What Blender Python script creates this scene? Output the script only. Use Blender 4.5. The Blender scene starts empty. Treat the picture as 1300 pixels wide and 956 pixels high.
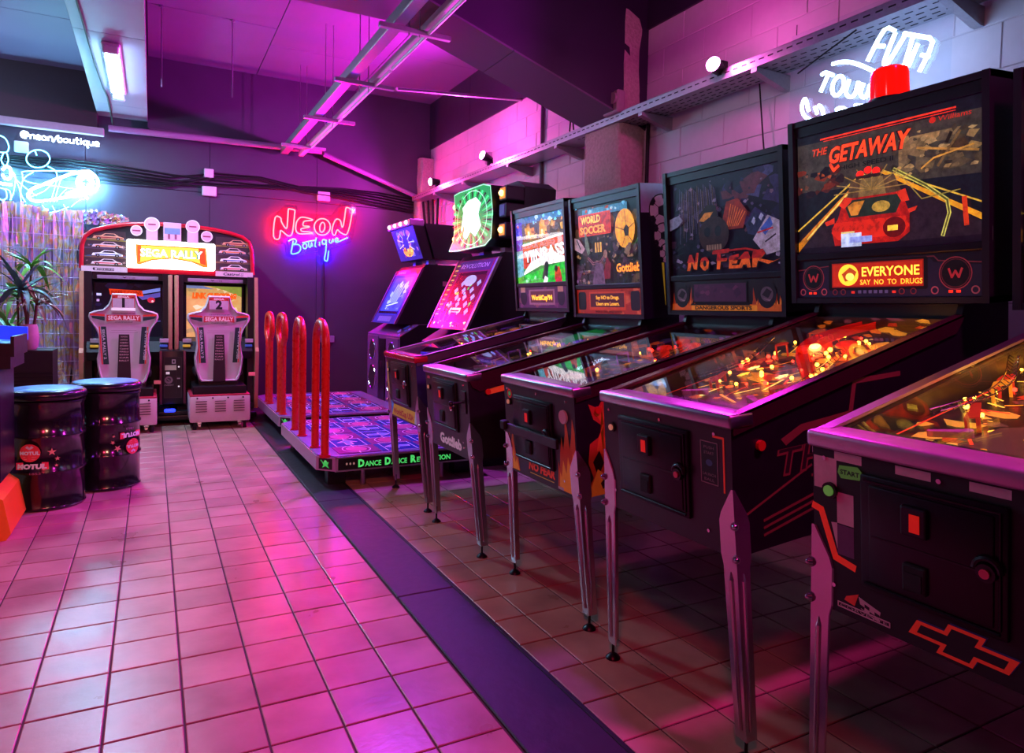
import bpy, bmesh, math, random
from mathutils import Vector, Matrix
random.seed(7)
PI = math.pi
SC = bpy.context.scene
COL = SC.collection

# ------------------------------------------------------------------ camera
cam_data = bpy.data.cameras.new('camera')
cam_data.sensor_width = 36.0
cam_data.lens = 866.0 / 1300.0 * 36.0
cam_data.shift_y = -45.0 / 1300.0
cam_data.clip_start = 0.02
camera = bpy.data.objects.new('camera', cam_data)
COL.objects.link(camera)
CF = Vector((0.4666, 0.8834, -0.0442)).normalized()
CR = Vector((0.8845, -0.4661, 0.0220))
CR = (CR - CF * CR.dot(CF)).normalized()
CU = CR.cross(CF)
camera.matrix_world = Matrix(((CR.x, CU.x, -CF.x, 0), (CR.y, CU.y, -CF.y, 0), (CR.z, CU.z, -CF.z, 1.1798), (0, 0, 0, 1)))
SC.camera = camera

# ------------------------------------------------------------------ world, lights, exposure
SC.view_settings.view_transform = 'Standard'
SC.view_settings.look = 'None'
SC.view_settings.gamma = 1.0
SC.view_settings.use_curve_mapping = False
SC.view_settings.exposure = 0.0
SC.cycles.max_bounces = 7; SC.cycles.diffuse_bounces = 3; SC.cycles.glossy_bounces = 4; SC.cycles.transparent_max_bounces = 10
world = bpy.data.worlds.new('world'); SC.world = world
world.use_nodes = True
world.node_tree.nodes['Background'].inputs[0].default_value = (0.20, 0.03, 0.24, 1)
world.node_tree.nodes['Background'].inputs[1].default_value = 0.10

def lamp(name, kind, loc, col, power, aim=None, size=0.1, angle=120, blend=0.6, size_y=None):
    d = bpy.data.lights.new(name, kind)
    d.color = col; d.energy = power
    if kind == 'AREA':
        d.size = size
        if size_y: d.shape = 'RECTANGLE'; d.size_y = size_y
    else:
        d.shadow_soft_size = size
    if kind == 'SPOT':
        d.spot_size = math.radians(angle); d.spot_blend = blend
    o = bpy.data.objects.new(name, d); COL.objects.link(o); o.location = loc
    if aim is not None:
        o.rotation_euler = (Vector(aim) - Vector(loc)).to_track_quat('-Z', 'Y').to_euler()
    return o

MAGENTA = (1.0, 0.03, 0.55); VIOLET = (0.42, 0.06, 1.0); ICE = (0.45, 0.72, 1.0); REDPINK = (1.0, 0.03, 0.10); ROSE = (1.0, 0.42, 0.50); PEACH = (1.0, 0.40, 0.27)
# cool fill light added to brighten the left bay's ceiling
lamp('bay_fill', 'POINT', (-1.75, 7.1, 2.75), ICE, 55, None, 0.15)
# unseen ceiling lamps around the camera, then an added violet one
lamp('unseen_spot', 'SPOT', (1.9, 0.3, 3.0), MAGENTA, 205, (1.15, 2.2, 0), 0.12, 80, .9)
lamp('unseen_spot', 'SPOT', (-0.7, -0.6, 3.0), REDPINK, 230, (0.0, 3.3, 0.0), 0.15, 84, 1.0)
lamp('unseen_spot', 'SPOT', (0.3, -1.2, 3.2), PEACH, 260, (0.10, 4.9, 0.0), 0.2, 38, 1.0)
lamp('unseen_spot', 'SPOT', (-1.9, 0.6, 2.9), ROSE, 130, (3.2, 3.6, 2.5), 0.2, 48, 1.0)
lamp('unseen_spot', 'SPOT', (1.7, 5.1, 2.95), VIOLET, 320, (0.85, 4.1, 0), 0.10, 110, .8)  # added ahead of the camera to tint the floor violet

# ------------------------------------------------------------------ colours and materials
def lin(c):
    return c / 12.92 if c <= 0.04045 else ((c + 0.055) / 1.055) ** 2.4
def rgb(h):
    h = h.lstrip('#')
    return tuple(lin(int(h[i:i + 2], 16) / 255.0) for i in (0, 2, 4))
MATS = {}
def mat(name, col, rough=0.5, metal=0.0, emit=0.0, ecol=None, vary=0.12, scale=30.0, bump=0.0, coat=0.0, rvary=0.15, spec=None):
    """Principled material with a noise driven colour and gloss variation."""
    if name in MATS: return MATS[name]
    if isinstance(col, str): col = rgb(col)
    m = bpy.data.materials.new(name); m.use_nodes = True
    nt = m.node_tree; b = nt.nodes['Principled BSDF']
    tc = nt.nodes.new('ShaderNodeTexCoord')
    nz = nt.nodes.new('ShaderNodeTexNoise'); nz.inputs['Scale'].default_value = scale; nz.inputs['Detail'].default_value = 5
    nt.links.new(tc.outputs['Object'], nz.inputs['Vector'])
    mx = nt.nodes.new('ShaderNodeMix'); mx.data_type = 'RGBA'
    mx.inputs[6].default_value = tuple(max(0, c * (1 - vary)) for c in col) + (1,)
    mx.inputs[7].default_value = tuple(c * (1 + vary) for c in col) + (1,)
    nt.links.new(nz.outputs['Fac'], mx.inputs[0])
    nt.links.new(mx.outputs[2], b.inputs['Base Color'])
    mr = nt.nodes.new('ShaderNodeMapRange')
    mr.inputs[3].default_value = max(0.02, rough * (1 - rvary)); mr.inputs[4].default_value = min(1, rough * (1 + rvary))
    nt.links.new(nz.outputs['Fac'], mr.inputs[0]); nt.links.new(mr.outputs[0], b.inputs['Roughness'])
    b.inputs['Metallic'].default_value = metal
    if spec is not None: b.inputs['Specular IOR Level'].default_value = spec
    if coat: b.inputs['Coat Weight'].default_value = coat; b.inputs['Coat Roughness'].default_value = 0.08
    if emit:
        b.inputs['Emission Color'].default_value = tuple(ecol or col) + (1,); b.inputs['Emission Strength'].default_value = emit
    if bump:
        bp = nt.nodes.new('ShaderNodeBump'); bp.inputs['Strength'].default_value = bump; bp.inputs['Distance'].default_value = 0.01
        nt.links.new(nz.outputs['Fac'], bp.inputs['Height']); nt.links.new(bp.outputs[0], b.inputs['Normal'])
    MATS[name] = m
    return m

def glass_mat(name, tint=(1, 1, 1), ior=1.5, rough=0.01, gain=1.0):
    if name in MATS: return MATS[name]
    m = bpy.data.materials.new(name); m.use_nodes = True
    nt = m.node_tree; nt.nodes.remove(nt.nodes['Principled BSDF'])
    out = nt.nodes['Material Output']
    tr = nt.nodes.new('ShaderNodeBsdfTransparent'); tr.inputs[0].default_value = tuple(tint) + (1,)
    gl = nt.nodes.new('ShaderNodeBsdfGlossy'); gl.inputs['Roughness'].default_value = rough
    # Schlick reflectance from the facing angle, the same on both faces of the pane
    f0 = ((ior - 1) / (ior + 1)) ** 2
    fr = nt.nodes.new('ShaderNodeLayerWeight'); fr.inputs[0].default_value = .5
    pw = nt.nodes.new('ShaderNodeMath'); pw.operation = 'POWER'; pw.inputs[1].default_value = 5.0
    nt.links.new(fr.outputs['Facing'], pw.inputs[0])
    mu = nt.nodes.new('ShaderNodeMath'); mu.operation = 'MULTIPLY_ADD'; mu.inputs[1].default_value = (1 - f0) * gain; mu.inputs[2].default_value = f0 * gain; mu.use_clamp = True
    nt.links.new(pw.outputs[0], mu.inputs[0])
    mx = nt.nodes.new('ShaderNodeMixShader')
    nt.links.new(mu.outputs[0], mx.inputs[0]); nt.links.new(tr.outputs[0], mx.inputs[1]); nt.links.new(gl.outputs[0], mx.inputs[2])
    nt.links.new(mx.outputs[0], out.inputs[0])
    MATS[name] = m
    return m

def print_mat(name, rough=0.35, strength=1.0, grain=0.1, metal=0.0):
    """Printed artwork: colour from the print, backlit where the print's alpha says so."""
    if name in MATS: return MATS[name]
    m = bpy.data.materials.new(name); m.use_nodes = True
    nt = m.node_tree; b = nt.nodes['Principled BSDF']
    at = nt.nodes.new('ShaderNodeVertexColor'); at.layer_name = 'Print'
    nz = nt.nodes.new('ShaderNodeTexNoise'); nz.inputs['Scale'].default_value = 34; nz.inputs['Detail'].default_value = 8; nz.inputs['Roughness'].default_value = .7
    tc = nt.nodes.new('ShaderNodeTexCoord'); nt.links.new(tc.outputs['Object'], nz.inputs['Vector'])
    mr = nt.nodes.new('ShaderNodeMapRange'); mr.inputs[1].default_value = .3; mr.inputs[2].default_value = .7; mr.inputs[3].default_value = 1 - grain; mr.inputs[4].default_value = 1 + grain
    nt.links.new(nz.outputs['Fac'], mr.inputs[0])
    vm = nt.nodes.new('ShaderNodeVectorMath'); vm.operation = 'SCALE'
    nt.links.new(at.outputs[0], vm.inputs[0]); nt.links.new(mr.outputs[0], vm.inputs['Scale'])
    nt.links.new(vm.outputs[0], b.inputs['Base Color']); nt.links.new(vm.outputs[0], b.inputs['Emission Color'])
    mu = nt.nodes.new('ShaderNodeMath'); mu.operation = 'MULTIPLY'; mu.inputs[1].default_value = strength
    nt.links.new(at.outputs[1], mu.inputs[0]); nt.links.new(mu.outputs[0], b.inputs['Emission Strength'])
    b.inputs['Roughness'].default_value = rough; b.inputs['Metallic'].default_value = metal
    MATS[name] = m
    return m

# ------------------------------------------------------------------ mesh building
def V(*a): return Vector(a)
class MB:
    def __init__(s): s.v = []; s.f = []
    def add(s, v, f, M=None):
        n = len(s.v)
        s.v += [tuple(M @ Vector(p)) if M else tuple(p) for p in v]
        s.f += [[i + n for i in q] for q in f]
        return s
    def box(s, x0, x1, y0, y1, z0, z1, M=None):
        v = [(x0, y0, z0), (x1, y0, z0), (x1, y1, z0), (x0, y1, z0), (x0, y0, z1), (x1, y0, z1), (x1, y1, z1), (x0, y1, z1)]
        return s.add(v, [(0, 3, 2, 1), (4, 5, 6, 7), (0, 1, 5, 4), (1, 2, 6, 5), (2, 3, 7, 6), (3, 0, 4, 7)], M)
    def rbox(s, x0, x1, y0, y1, z0, z1, r=0.005, seg=2, M=None):
        bm = bmesh.new()
        t = MB().box(x0, x1, y0, y1, z0, z1)
        vs = [bm.verts.new(p) for p in t.v]
        for q in t.f: bm.faces.new([vs[i] for i in q])
        r = min(r, abs(x1 - x0) * .49, abs(y1 - y0) * .49, abs(z1 - z0) * .49)
        bmesh.ops.bevel(bm, geom=bm.edges[:] + bm.verts[:], offset=r, segments=seg, profile=.5, affect='EDGES')
        bm.verts.index_update()
        s.add([v.co[:] for v in bm.verts], [[v.index for v in f.verts] for f in bm.faces], M)
        bm.free(); return s
    def prism(s, pts, a, b, axis='y', M=None):
        """extrude a 2D outline between a and b along an axis; the outline gives the other two coordinates in order"""
        n = len(pts)
        def P(p, t):
            return {'x': (t, p[0], p[1]), 'y': (p[0], t, p[1]), 'z': (p[0], p[1], t)}[axis]
        v = [P(p, a) for p in pts] + [P(p, b) for p in pts]
        f = [list(range(n)), list(range(2 * n - 1, n - 1, -1))] + [(i, i + n, (i + 1) % n + n, (i + 1) % n) for i in range(n)]
        return s.add(v, f, M)
    def cyl(s, p0, p1, r0, r1=None, n=16, M=None, cap=True):
        p0 = Vector(p0); p1 = Vector(p1); r1 = r0 if r1 is None else r1
        d = (p1 - p0).normalized(); a = d.orthogonal().normalized(); b = d.cross(a)
        v = []
        for p, r in ((p0, r0), (p1, r1)):
            v += [p + (a * math.cos(2 * PI * i / n) + b * math.sin(2 * PI * i / n)) * r for i in range(n)]
        f = [(i, (i + 1) % n, (i + 1) % n + n, i + n) for i in range(n)]
        if cap: f += [list(range(n - 1, -1, -1)), list(range(n, 2 * n))]
        return s.add(v, f, M)
    def tube(s, pts, r, n=8, closed=False, M=None, cap=True, flat=None):
        pts = [Vector(p) for p in pts]
        if closed and (pts[0] - pts[-1]).length < 1e-6: pts = pts[:-1]
        m = len(pts); v = []; up = None
        for i, p in enumerate(pts):
            if closed: d = pts[(i + 1) % m] - pts[i - 1]
            else: d = pts[min(i + 1, m - 1)] - pts[max(i - 1, 0)]
            if d.length < 1e-9: d = Vector((0, 0, 1))
            d.normalize()
            if up is None: up = d.orthogonal().normalized()
            up = (up - d * up.dot(d))
            if up.length < 1e-6: up = d.orthogonal()
            up.normalize(); b = d.cross(up)
            rr = r[i] if isinstance(r, (list, tuple)) else r
            v += [p + (up * math.cos(2 * PI * k / n) + b * math.sin(2 * PI * k / n)) * rr for k in range(n)]
        f = []
        for i in range(m if closed else m - 1):
            j = (i + 1) % m
            for k in range(n): f.append((i * n + k, i * n + (k + 1) % n, j * n + (k + 1) % n, j * n + k))
        if cap and not closed: f += [list(range(n - 1, -1, -1)), list(range((m - 1) * n, m * n))]
        return s.add(v, f, M)
    def lathe(s, prof, n=24, M=None):
        v = []; f = []
        for r, z in prof: v += [(r * math.cos(2 * PI * k / n), r * math.sin(2 * PI * k / n), z) for k in range(n)]
        for i in range(len(prof) - 1):
            for k in range(n): f.append((i * n + k, i * n + (k + 1) % n, (i + 1) * n + (k + 1) % n, (i + 1) * n + k))
        f += [list(range(n - 1, -1, -1)), list(range((len(prof) - 1) * n, len(prof) * n))]
        return s.add(v, f, M)
    def ball(s, c, r, n=10, m=6, M=None, sz=1.0):
        prof = [(max(1e-4, r * math.sin(PI * i / m)), -r * sz * math.cos(PI * i / m)) for i in range(m + 1)]
        T = Matrix.Translation(Vector(c)); return s.lathe(prof, n, (M @ T) if M else T)
    def build(s, name, material, parent=None, M=None, smooth=None):
        me = bpy.data.meshes.new(name)
        me.from_pydata([tuple(M @ Vector(p)) for p in s.v] if M else s.v, [], s.f)
        if smooth is not None:
            me.shade_smooth(); me.set_sharp_from_angle(angle=math.radians(smooth))
        me.materials.append(material)
        o = bpy.data.objects.new(name, me); COL.objects.link(o)
        if parent: o.parent = parent
        return o

def thing(name, label, cat, loc=(0, 0, 0), rotz=0.0, group=None):
    o = bpy.data.objects.new(name, None); COL.objects.link(o)
    o.empty_display_size = 0.1
    o.location = loc; o.rotation_euler = (0, 0, rotz)
    return tag(o, label, cat, group)
def tag(o, label, cat, group=None):
    o['label'] = label; o['category'] = cat
    if group: o['group'] = group
    return o
def struct(o):
    o['kind'] = 'structure'; return o
def stuff(o):
    o['kind'] = 'stuff'; return o
def dup(o, parent=None):
    c = o.copy(); COL.objects.link(c); c.parent = parent
    for ch in list(o.children): dup(ch, c)
    return c

# ------------------------------------------------------------------ flat print
GLYPH = {}
def text_mesh(t, bold=0.0):
    k = (t, bold)
    if k not in GLYPH:
        cu = bpy.data.curves.new('t', 'FONT'); cu.body = t; cu.size = 1; cu.resolution_u = 2; cu.offset = bold; cu.fill_mode = 'FRONT'
        ob = bpy.data.objects.new('t', cu)
        me = ob.to_mesh()
        vs = [(v.co.x, v.co.y) for v in me.vertices]; fs = [list(p.vertices) for p in me.polygons]
        ob.to_mesh_clear(); bpy.data.objects.remove(ob); bpy.data.curves.remove(cu)
        if vs:
            x0 = min(v[0] for v in vs); x1 = max(v[0] for v in vs)
        else: x0 = x1 = 0
        GLYPH[k] = (vs, fs, x0, x1)
    return GLYPH[k]

class Art:
    """flat coloured shapes on a canvas of cw x ch units, y up; later shapes lie on top"""
    STEP = 0.00006
    def __init__(s, cw, ch, w, h=None):
        s.cw, s.ch, s.k = cw, ch, w / cw
        s.ky = (h / ch) if h else s.k
        s.v = []; s.f = []; s.c = []; s.z = 0.0
    def put(s, pts, faces, col, e=0.0):
        if isinstance(col, str): col = rgb(col)
        n = len(s.v); s.z += s.STEP
        s.v += [((x - s.cw / 2) * s.k, (y - s.ch / 2) * s.ky, s.z) for x, y in pts]
        s.c += [(col[0], col[1], col[2], e)] * len(pts)
        s.f += [[i + n for i in q] for q in faces]
        return s
    def poly(s, pts, col, e=0.0): return s.put(pts, [list(range(len(pts)))], col, e)
    def rect(s, x0, y0, x1, y1, col, e=0.0): return s.poly([(x0, y0), (x1, y0), (x1, y1), (x0, y1)], col, e)
    def rrect(s, x0, y0, x1, y1, r, col, e=0.0):
        p = []
        for cx, cy, a in ((x1 - r, y0 + r, -90), (x1 - r, y1 - r, 0), (x0 + r, y1 - r, 90), (x0 + r, y0 + r, 180)):
            p += [(cx + r * math.cos(math.radians(a + t)), cy + r * math.sin(math.radians(a + t))) for t in (0, 30, 60, 90)]
        return s.poly(p, col, e)
    def ell(s, cx, cy, rx, ry, col, e=0.0, n=20, rot=0.0):
        c, q = math.cos(rot), math.sin(rot)
        return s.poly([(cx + rx * math.cos(t) * c - ry * math.sin(t) * q, cy + rx * math.cos(t) * q + ry * math.sin(t) * c) for t in [2 * PI * i / n for i in range(n)]], col, e)
    def ring(s, cx, cy, rx, ry, w, col, e=0.0, n=24):
        o = [(cx + rx * math.cos(2 * PI * i / n), cy + ry * math.sin(2 * PI * i / n)) for i in range(n)]
        i_ = [(cx + (rx - w) * math.cos(2 * PI * i / n), cy + (ry - w) * math.sin(2 * PI * i / n)) for i in range(n)]
        return s.put(o + i_, [(i, (i + 1) % n, (i + 1) % n + n, i + n) for i in range(n)], col, e)
    def line(s, pts, w, col, e=0.0, closed=False):
        if closed: pts = list(pts) + [pts[0]]
        v = []; f = []
        for (x0, y0), (x1, y1) in zip(pts, pts[1:]):
            d = math.hypot(x1 - x0, y1 - y0) or 1; ux, uy = (x1 - x0) / d * w / 2, (y1 - y0) / d * w / 2
            n = len(v)
            v += [(x0 - ux * .5 - uy, y0 - uy * .5 + ux), (x0 - ux * .5 + uy, y0 - uy * .5 - ux), (x1 + ux * .5 + uy, y1 + uy * .5 - ux), (x1 + ux * .5 - uy, y1 + uy * .5 + ux)]
            f.append((n, n + 1, n + 2, n + 3))
        return s.put(v, f, col, e)
    def text(s, t, x, y, size, col, e=0.0, width=None, bold=0.0, shear=0.0, rot=0.0, align='l', arch=0.0, outline=None, ow=0.03, oe=0.0):
        if outline: s.text(t, x, y, size, outline, oe, width, bold + ow, shear, rot, align, arch)
        vs, fs, a, b = text_mesh(t, bold)
        if not vs: return s
        sx = size if width is None else width / max(1e-6, (b - a))
        o = -a * sx
        if align == 'c': o -= (b - a) * sx / 2
        if align == 'r': o -= (b - a) * sx
        cr, sr = math.cos(rot), math.sin(rot); P = []
        for px_, py_ in vs:
            X = px_ * sx + o + py_ * size * shear; Y = py_ * size
            if arch:
                tt = (px_ - (a + b) / 2) / max(1e-6, (b - a) / 2); Y = Y * (1 + arch * tt * tt) - 0.0
            P.append((x + X * cr - Y * sr, y + X * sr + Y * cr))
        return s.put(P, fs, col, e)
    def specks(s, x0, y0, x1, y1, n, cols, e=0.0, lo=1.0, hi=4.0, seed=1):
        R = random.Random(seed)
        for i in range(n):
            cx, cy = R.uniform(x0, x1), R.uniform(y0, y1); r = R.uniform(lo, hi); k = R.randint(4, 7); a0 = R.uniform(0, 6.28)
            s.poly([(min(x1, max(x0, cx + r * R.uniform(.5, 1.3) * math.cos(a0 + 2 * PI * j / k))), min(y1, max(y0, cy + r * R.uniform(.3, .9) * math.sin(a0 + 2 * PI * j / k)))) for j in range(k)], R.choice(cols), e)
        return s
    def build(s, name, parent, origin, xd, yd, material=None, pre=None):
        xd = Vector(xd).normalized(); yd = Vector(yd).normalized(); nd = xd.cross(yd)
        M = Matrix(((xd.x, yd.x, nd.x, origin[0]), (xd.y, yd.y, nd.y, origin[1]), (xd.z, yd.z, nd.z, origin[2]), (0, 0, 0, 1)))
        if pre: M = pre @ M
        me = bpy.data.meshes.new(name)
        me.from_pydata([tuple(M @ Vector(p)) for p in s.v], [], s.f)
        ca = me.color_attributes.new('Print', 'FLOAT_COLOR', 'POINT')
        flat = []
        for c in s.c: flat += c
        ca.data.foreach_set('color', flat)
        me.materials.append(material or PRINT)
        o = bpy.data.objects.new(name, me); COL.objects.link(o)
        if parent: o.parent = parent
        return o
PRINT = print_mat('gloss print')
SATIN = print_mat('satin print', 0.6)

# ------------------------------------------------------------------ shared materials
M_BLACK = mat('black laminate', '16131a', 0.38, vary=.25)
M_BLACKMET = mat('black steel', '17151c', 0.35, metal=.3, vary=.2)
M_DARKPL = mat('dark plastic', '1c1a22', 0.45)
M_CHROME = mat('chrome', 'd0ccd0', 0.16, metal=1, vary=.05, rvary=.3)
M_STEEL = mat('brushed steel', 'b5b0b8', 0.32, metal=1, vary=.08, scale=80)
M_LEG = mat('grey leg steel', 'c8bcc4', 0.22, metal=.9, vary=.06)
M_GALV = mat('galvanised steel', 'a9a6ad', 0.42, metal=.8, vary=.2, scale=60)
M_WHITE = mat('white plastic', 'd8d2d4', 0.4, vary=.05)
M_RUBBER = mat('black rubber', '0d0c0f', 0.7, vary=.3)
M_GLASS = glass_mat('clear glass', (.96, .97, .97), 1.5, 0.008, 1.15)
M_ACRYL = glass_mat('clear acrylic', (.95, .98, 1.0), 1.35, 0.03, 0.8)
# ================================================================== the room
XR, YB, ZC = 3.2, 8.55, 3.82
XL, YF = -2.6, -2.4
M_GROUT = mat('dark grout', '4a3038', 0.8, vary=.3, scale=40)
def tile_mat():
    m = bpy.data.materials.new('glazed floor tile'); m.use_nodes = True
    nt = m.node_tree; b = nt.nodes['Principled BSDF']
    oi = nt.nodes.new('ShaderNodeObjectInfo'); tc = nt.nodes.new('ShaderNodeTexCoord')
    ge = nt.nodes.new('ShaderNodeNewGeometry')
    n1 = nt.nodes.new('ShaderNodeTexNoise'); n1.inputs['Scale'].default_value = 5; n1.inputs['Detail'].default_value = 6
    n2 = nt.nodes.new('ShaderNodeTexNoise'); n2.inputs['Scale'].default_value = 45; n2.inputs['Detail'].default_value = 4
    nt.links.new(ge.outputs['Position'], n1.inputs['Vector']); nt.links.new(ge.outputs['Position'], n2.inputs['Vector'])
    r = nt.nodes.new('ShaderNodeValToRGB'); e = r.color_ramp.elements
    e[0].position = .25; e[0].color = rgb('9c7c6c') + (1,); e[1].position = .75; e[1].color = rgb('c4a08a') + (1,)
    ad = nt.nodes.new('ShaderNodeMath'); ad.operation = 'MULTIPLY_ADD'; ad.inputs[1].default_value = .3; ad.inputs[2].default_value = -.15
    nt.links.new(oi.outputs['Random'], ad.inputs[0])
    a2 = nt.nodes.new('ShaderNodeMath'); a2.operation = 'ADD'
    nt.links.new(ad.outputs[0], a2.inputs[0]); nt.links.new(n1.outputs['Fac'], a2.inputs[1]); nt.links.new(a2.outputs[0], r.inputs[0])
    nt.links.new(r.outputs[0], b.inputs['Base Color'])
    mr = nt.nodes.new('ShaderNodeMapRange'); mr.inputs[1].default_value = .3; mr.inputs[2].default_value = .7; mr.inputs[3].default_value = .27; mr.inputs[4].default_value = .36
    nt.links.new(n1.outputs['Fac'], mr.inputs[0]); nt.links.new(mr.outputs[0], b.inputs['Roughness'])
    bp = nt.nodes.new('ShaderNodeBump'); bp.inputs['Strength'].default_value = .12; bp.inputs['Distance'].default_value = .004
    nt.links.new(n2.outputs['Fac'], bp.inputs['Height']); nt.links.new(bp.outputs[0], b.inputs['Normal'])
    return m
M_TILE = tile_mat()
floor = struct(MB().box(XL, XR + .1, YF, YB + .1, -.12, -.004).build('floor', M_GROUT))
def tile_geo(w, d, g=.003, h=.006, c=.0025):
    a = MB(); x0, x1, y0, y1 = g, w - g, g, d - g
    v = [(x0, y0, -.004), (x1, y0, -.004), (x1, y1, -.004), (x0, y1, -.004), (x0, y0, -c + .001), (x1, y0, -c + .001), (x1, y1, -c + .001), (x0, y1, -c + .001),
         (x0 + c, y0 + c, 0), (x1 - c, y0 + c, 0), (x1 - c, y1 - c, 0), (x0 + c, y1 - c, 0)]
    f = [(8, 9, 10, 11)]
    for b in (0, 4):
        for i in range(4): f.append((b + i, b + (i + 1) % 4, b + 4 + (i + 1) % 4, b + 4 + i))
    a.add(v, f); return a
spots = []
xs = [-.321 + .2 * k for k in range(-12, 6)]
ys = [2.6656 + .2 * k for k in range(-26, 30)]
for x in xs:
    for y in ys: spots.append((x, y, .2, .2))
xr = [1.148, 1.280] + [1.280 + .2135 * k for k in range(1, 10)]
for a, b in zip(xr, xr[1:]):
    for y in ys: spots.append((a, y, b - a, .2))
def seen(x, y):
    p = Vector((x, y, -1.1798)); d = p.dot(CF)
    if d < .4: return 0
    u = 650 + 866 * p.dot(CR) / d; v = 433 - 866 * p.dot(CU) / d
    return 1 if (-40 < u < 1340 and v < 990) else 0
near = sorted([s for s in spots if seen(s[0] + s[2] / 2, s[1] + s[3] / 2) and s[1] < YB], key=lambda s: (s[0] ** 2 + s[1] ** 2))[:300]
nearset = set(near)
geo = {}
for s in near:
    k = (round(s[2], 4), round(s[3], 4))
    if k not in geo:
        geo[k] = tile_geo(*k).build('tile', M_TILE, floor); o = geo[k]
    else:
        o = geo[k].copy(); COL.objects.link(o); o.parent = floor
    o.location = (s[0], s[1], random.uniform(-.0006, .0006))
rest = MB()
for s in spots:
    if s in nearset or s[1] > YB or s[0] > XR: continue
    g = tile_geo(s[2], s[3]); rest.add(g.v, g.f, Matrix.Translation((s[0], s[1], 0)))
stuff(rest.build('tile_field', M_TILE, floor))
M_STRIP = mat('black rubber strip', '2a2430', 0.55, vary=.3, scale=25, bump=.15)
yj = [-1.9, -.4, 1.115, 2.62, 4.125, 5.63, 7.13, 8.5]
for a, b in zip(yj, yj[1:]):
    MB().rbox(.884, 1.128, a + .003, b - .003, -.004, .006, .004, 1).build('floor_strip', M_STRIP, floor)
MB().rbox(1.130, 1.146, -1.9, 8.5, -.004, .004, .002, 1).build('edge_trim', M_RUBBER, floor)

# right wall: painted concrete blocks up to 3.24 m, dark boarding above
M_BLOCK = mat('painted block', 'c9b9c4', 0.6, vary=.08, scale=14, bump=.25)
M_MORT = mat('painted mortar', 'bcadb8', 0.75, vary=.15)
M_DARK = mat('dark plum board', '2b1c36', 0.55, vary=.18, scale=6)
M_DARK2 = mat('dark back wall board', '433a4e', 0.5, vary=.15, scale=5)
M_CEIL = mat('ceiling board', '6c5a7a', 0.6, vary=.12, scale=4)
M_BEAM = mat('boarded beam', '5d4d62', 0.55, vary=.15, scale=5)
M_BEAML = mat('pale boarded beam', '8d8694', 0.55, vary=.12, scale=5)
wall_right = struct(MB().box(XR + .002, XR + .2, YF, YB + .2, 0, ZC).build('wall_right', M_MORT))
def block_geo(w, h, t=.010, g=.0025, c=.003):
    a = MB(); y0, y1, z0, z1 = g, w - g, g, h - g
    v = [(0, y0, z0), (0, y1, z0), (0, y1, z1), (0, y0, z1), (-t + c, y0, z0), (-t + c, y1, z0), (-t + c, y1, z1), (-t + c, y0, z1),
         (-t, y0 + c, z0 + c), (-t, y1 - c, z0 + c), (-t, y1 - c, z1 - c), (-t, y0 + c, z1 - c)]
    f = [(8, 11, 10, 9)]
    for b in (0, 4):
        for i in range(4): f.append((b + i, b + 4 + i, b + 4 + (i + 1) % 4, b + (i + 1) % 4))
    return a.add(v, f)
bl = None
rest = MB()
for r in range(-14, 2):
    z = 2.856 + .2 * r; h = .2 if z + .2 < 3.25 else .184
    for k in range(-12, 16):
        y = 2.653 + .4 * k + (.2 if r % 2 else 0)
        if y > 8.45: continue
        if y < .7 or z < 1.15:
            g = block_geo(min(.4, 8.5 - y), .2); rest.add(g.v, g.f, Matrix.Translation((XR + .008, y, z)))
            continue
        if bl is None: bl = block_geo(.4, .2).build('block', M_BLOCK, wall_right); o = bl
        else: o = bl.copy(); COL.objects.link(o); o.parent = wall_right
        o.location = (XR + .008 + random.uniform(-.0015, .0015), y, z)
stuff(rest.build('block_field', M_BLOCK, wall_right))
for i, (a, b) in enumerate([(-2.4, 4.03), (4.49, 8.5)]):
    n = 3
    for k in range(n):
        MB().box(XR - .02, XR + .01, a + (b - a) * k / n + .002, a + (b - a) * (k + 1) / n - .002, 3.24, ZC).build('wall_board', M_DARK, wall_right)
# rough concrete columns
def column(name, x0, y0, y1, z1, seed):
    bm = bmesh.new(); bmesh.ops.create_grid(bm, x_segments=1, y_segments=1, size=1); bm.free()
    R = random.Random(seed); n = 26; m = MB(); rows = []
    for i in range(n + 1):
        z = z1 * i / n; w = R.uniform(-.012, .012)
        ring = [(XR + .02, y0 + .02), (x0 + .15, y0 + w * .5), (x0 + .03, y0 + w), (x0, y0 + .04), (x0 + w * .6, (y0 + y1) / 2), (x0, y1 - .03), (x0 + .04, y1 + w), (XR + .02, y1)]
        rows.append([(a + R.uniform(-.006, .006), b + R.uniform(-.006, .006), z) for a, b in ring])
    k = len(rows[0]); v = [p for r in rows for p in r]; f = []
    for i in range(n):
        for j in range(k): f.append((i * k + j, i * k + (j + 1) % k, (i + 1) * k + (j + 1) % k, (i + 1) * k + j))
    m.add(v, f)
    return struct(m.build(name, mat('rough concrete', 'b8a298', 0.9, vary=.35, scale=45, bump=1.0), smooth=50))
column('trim_1', 2.96, 4.03, 4.49, ZC, 3)
column('trim_2', 3.02, 8.30, 8.60, 3.1, 5)
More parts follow.
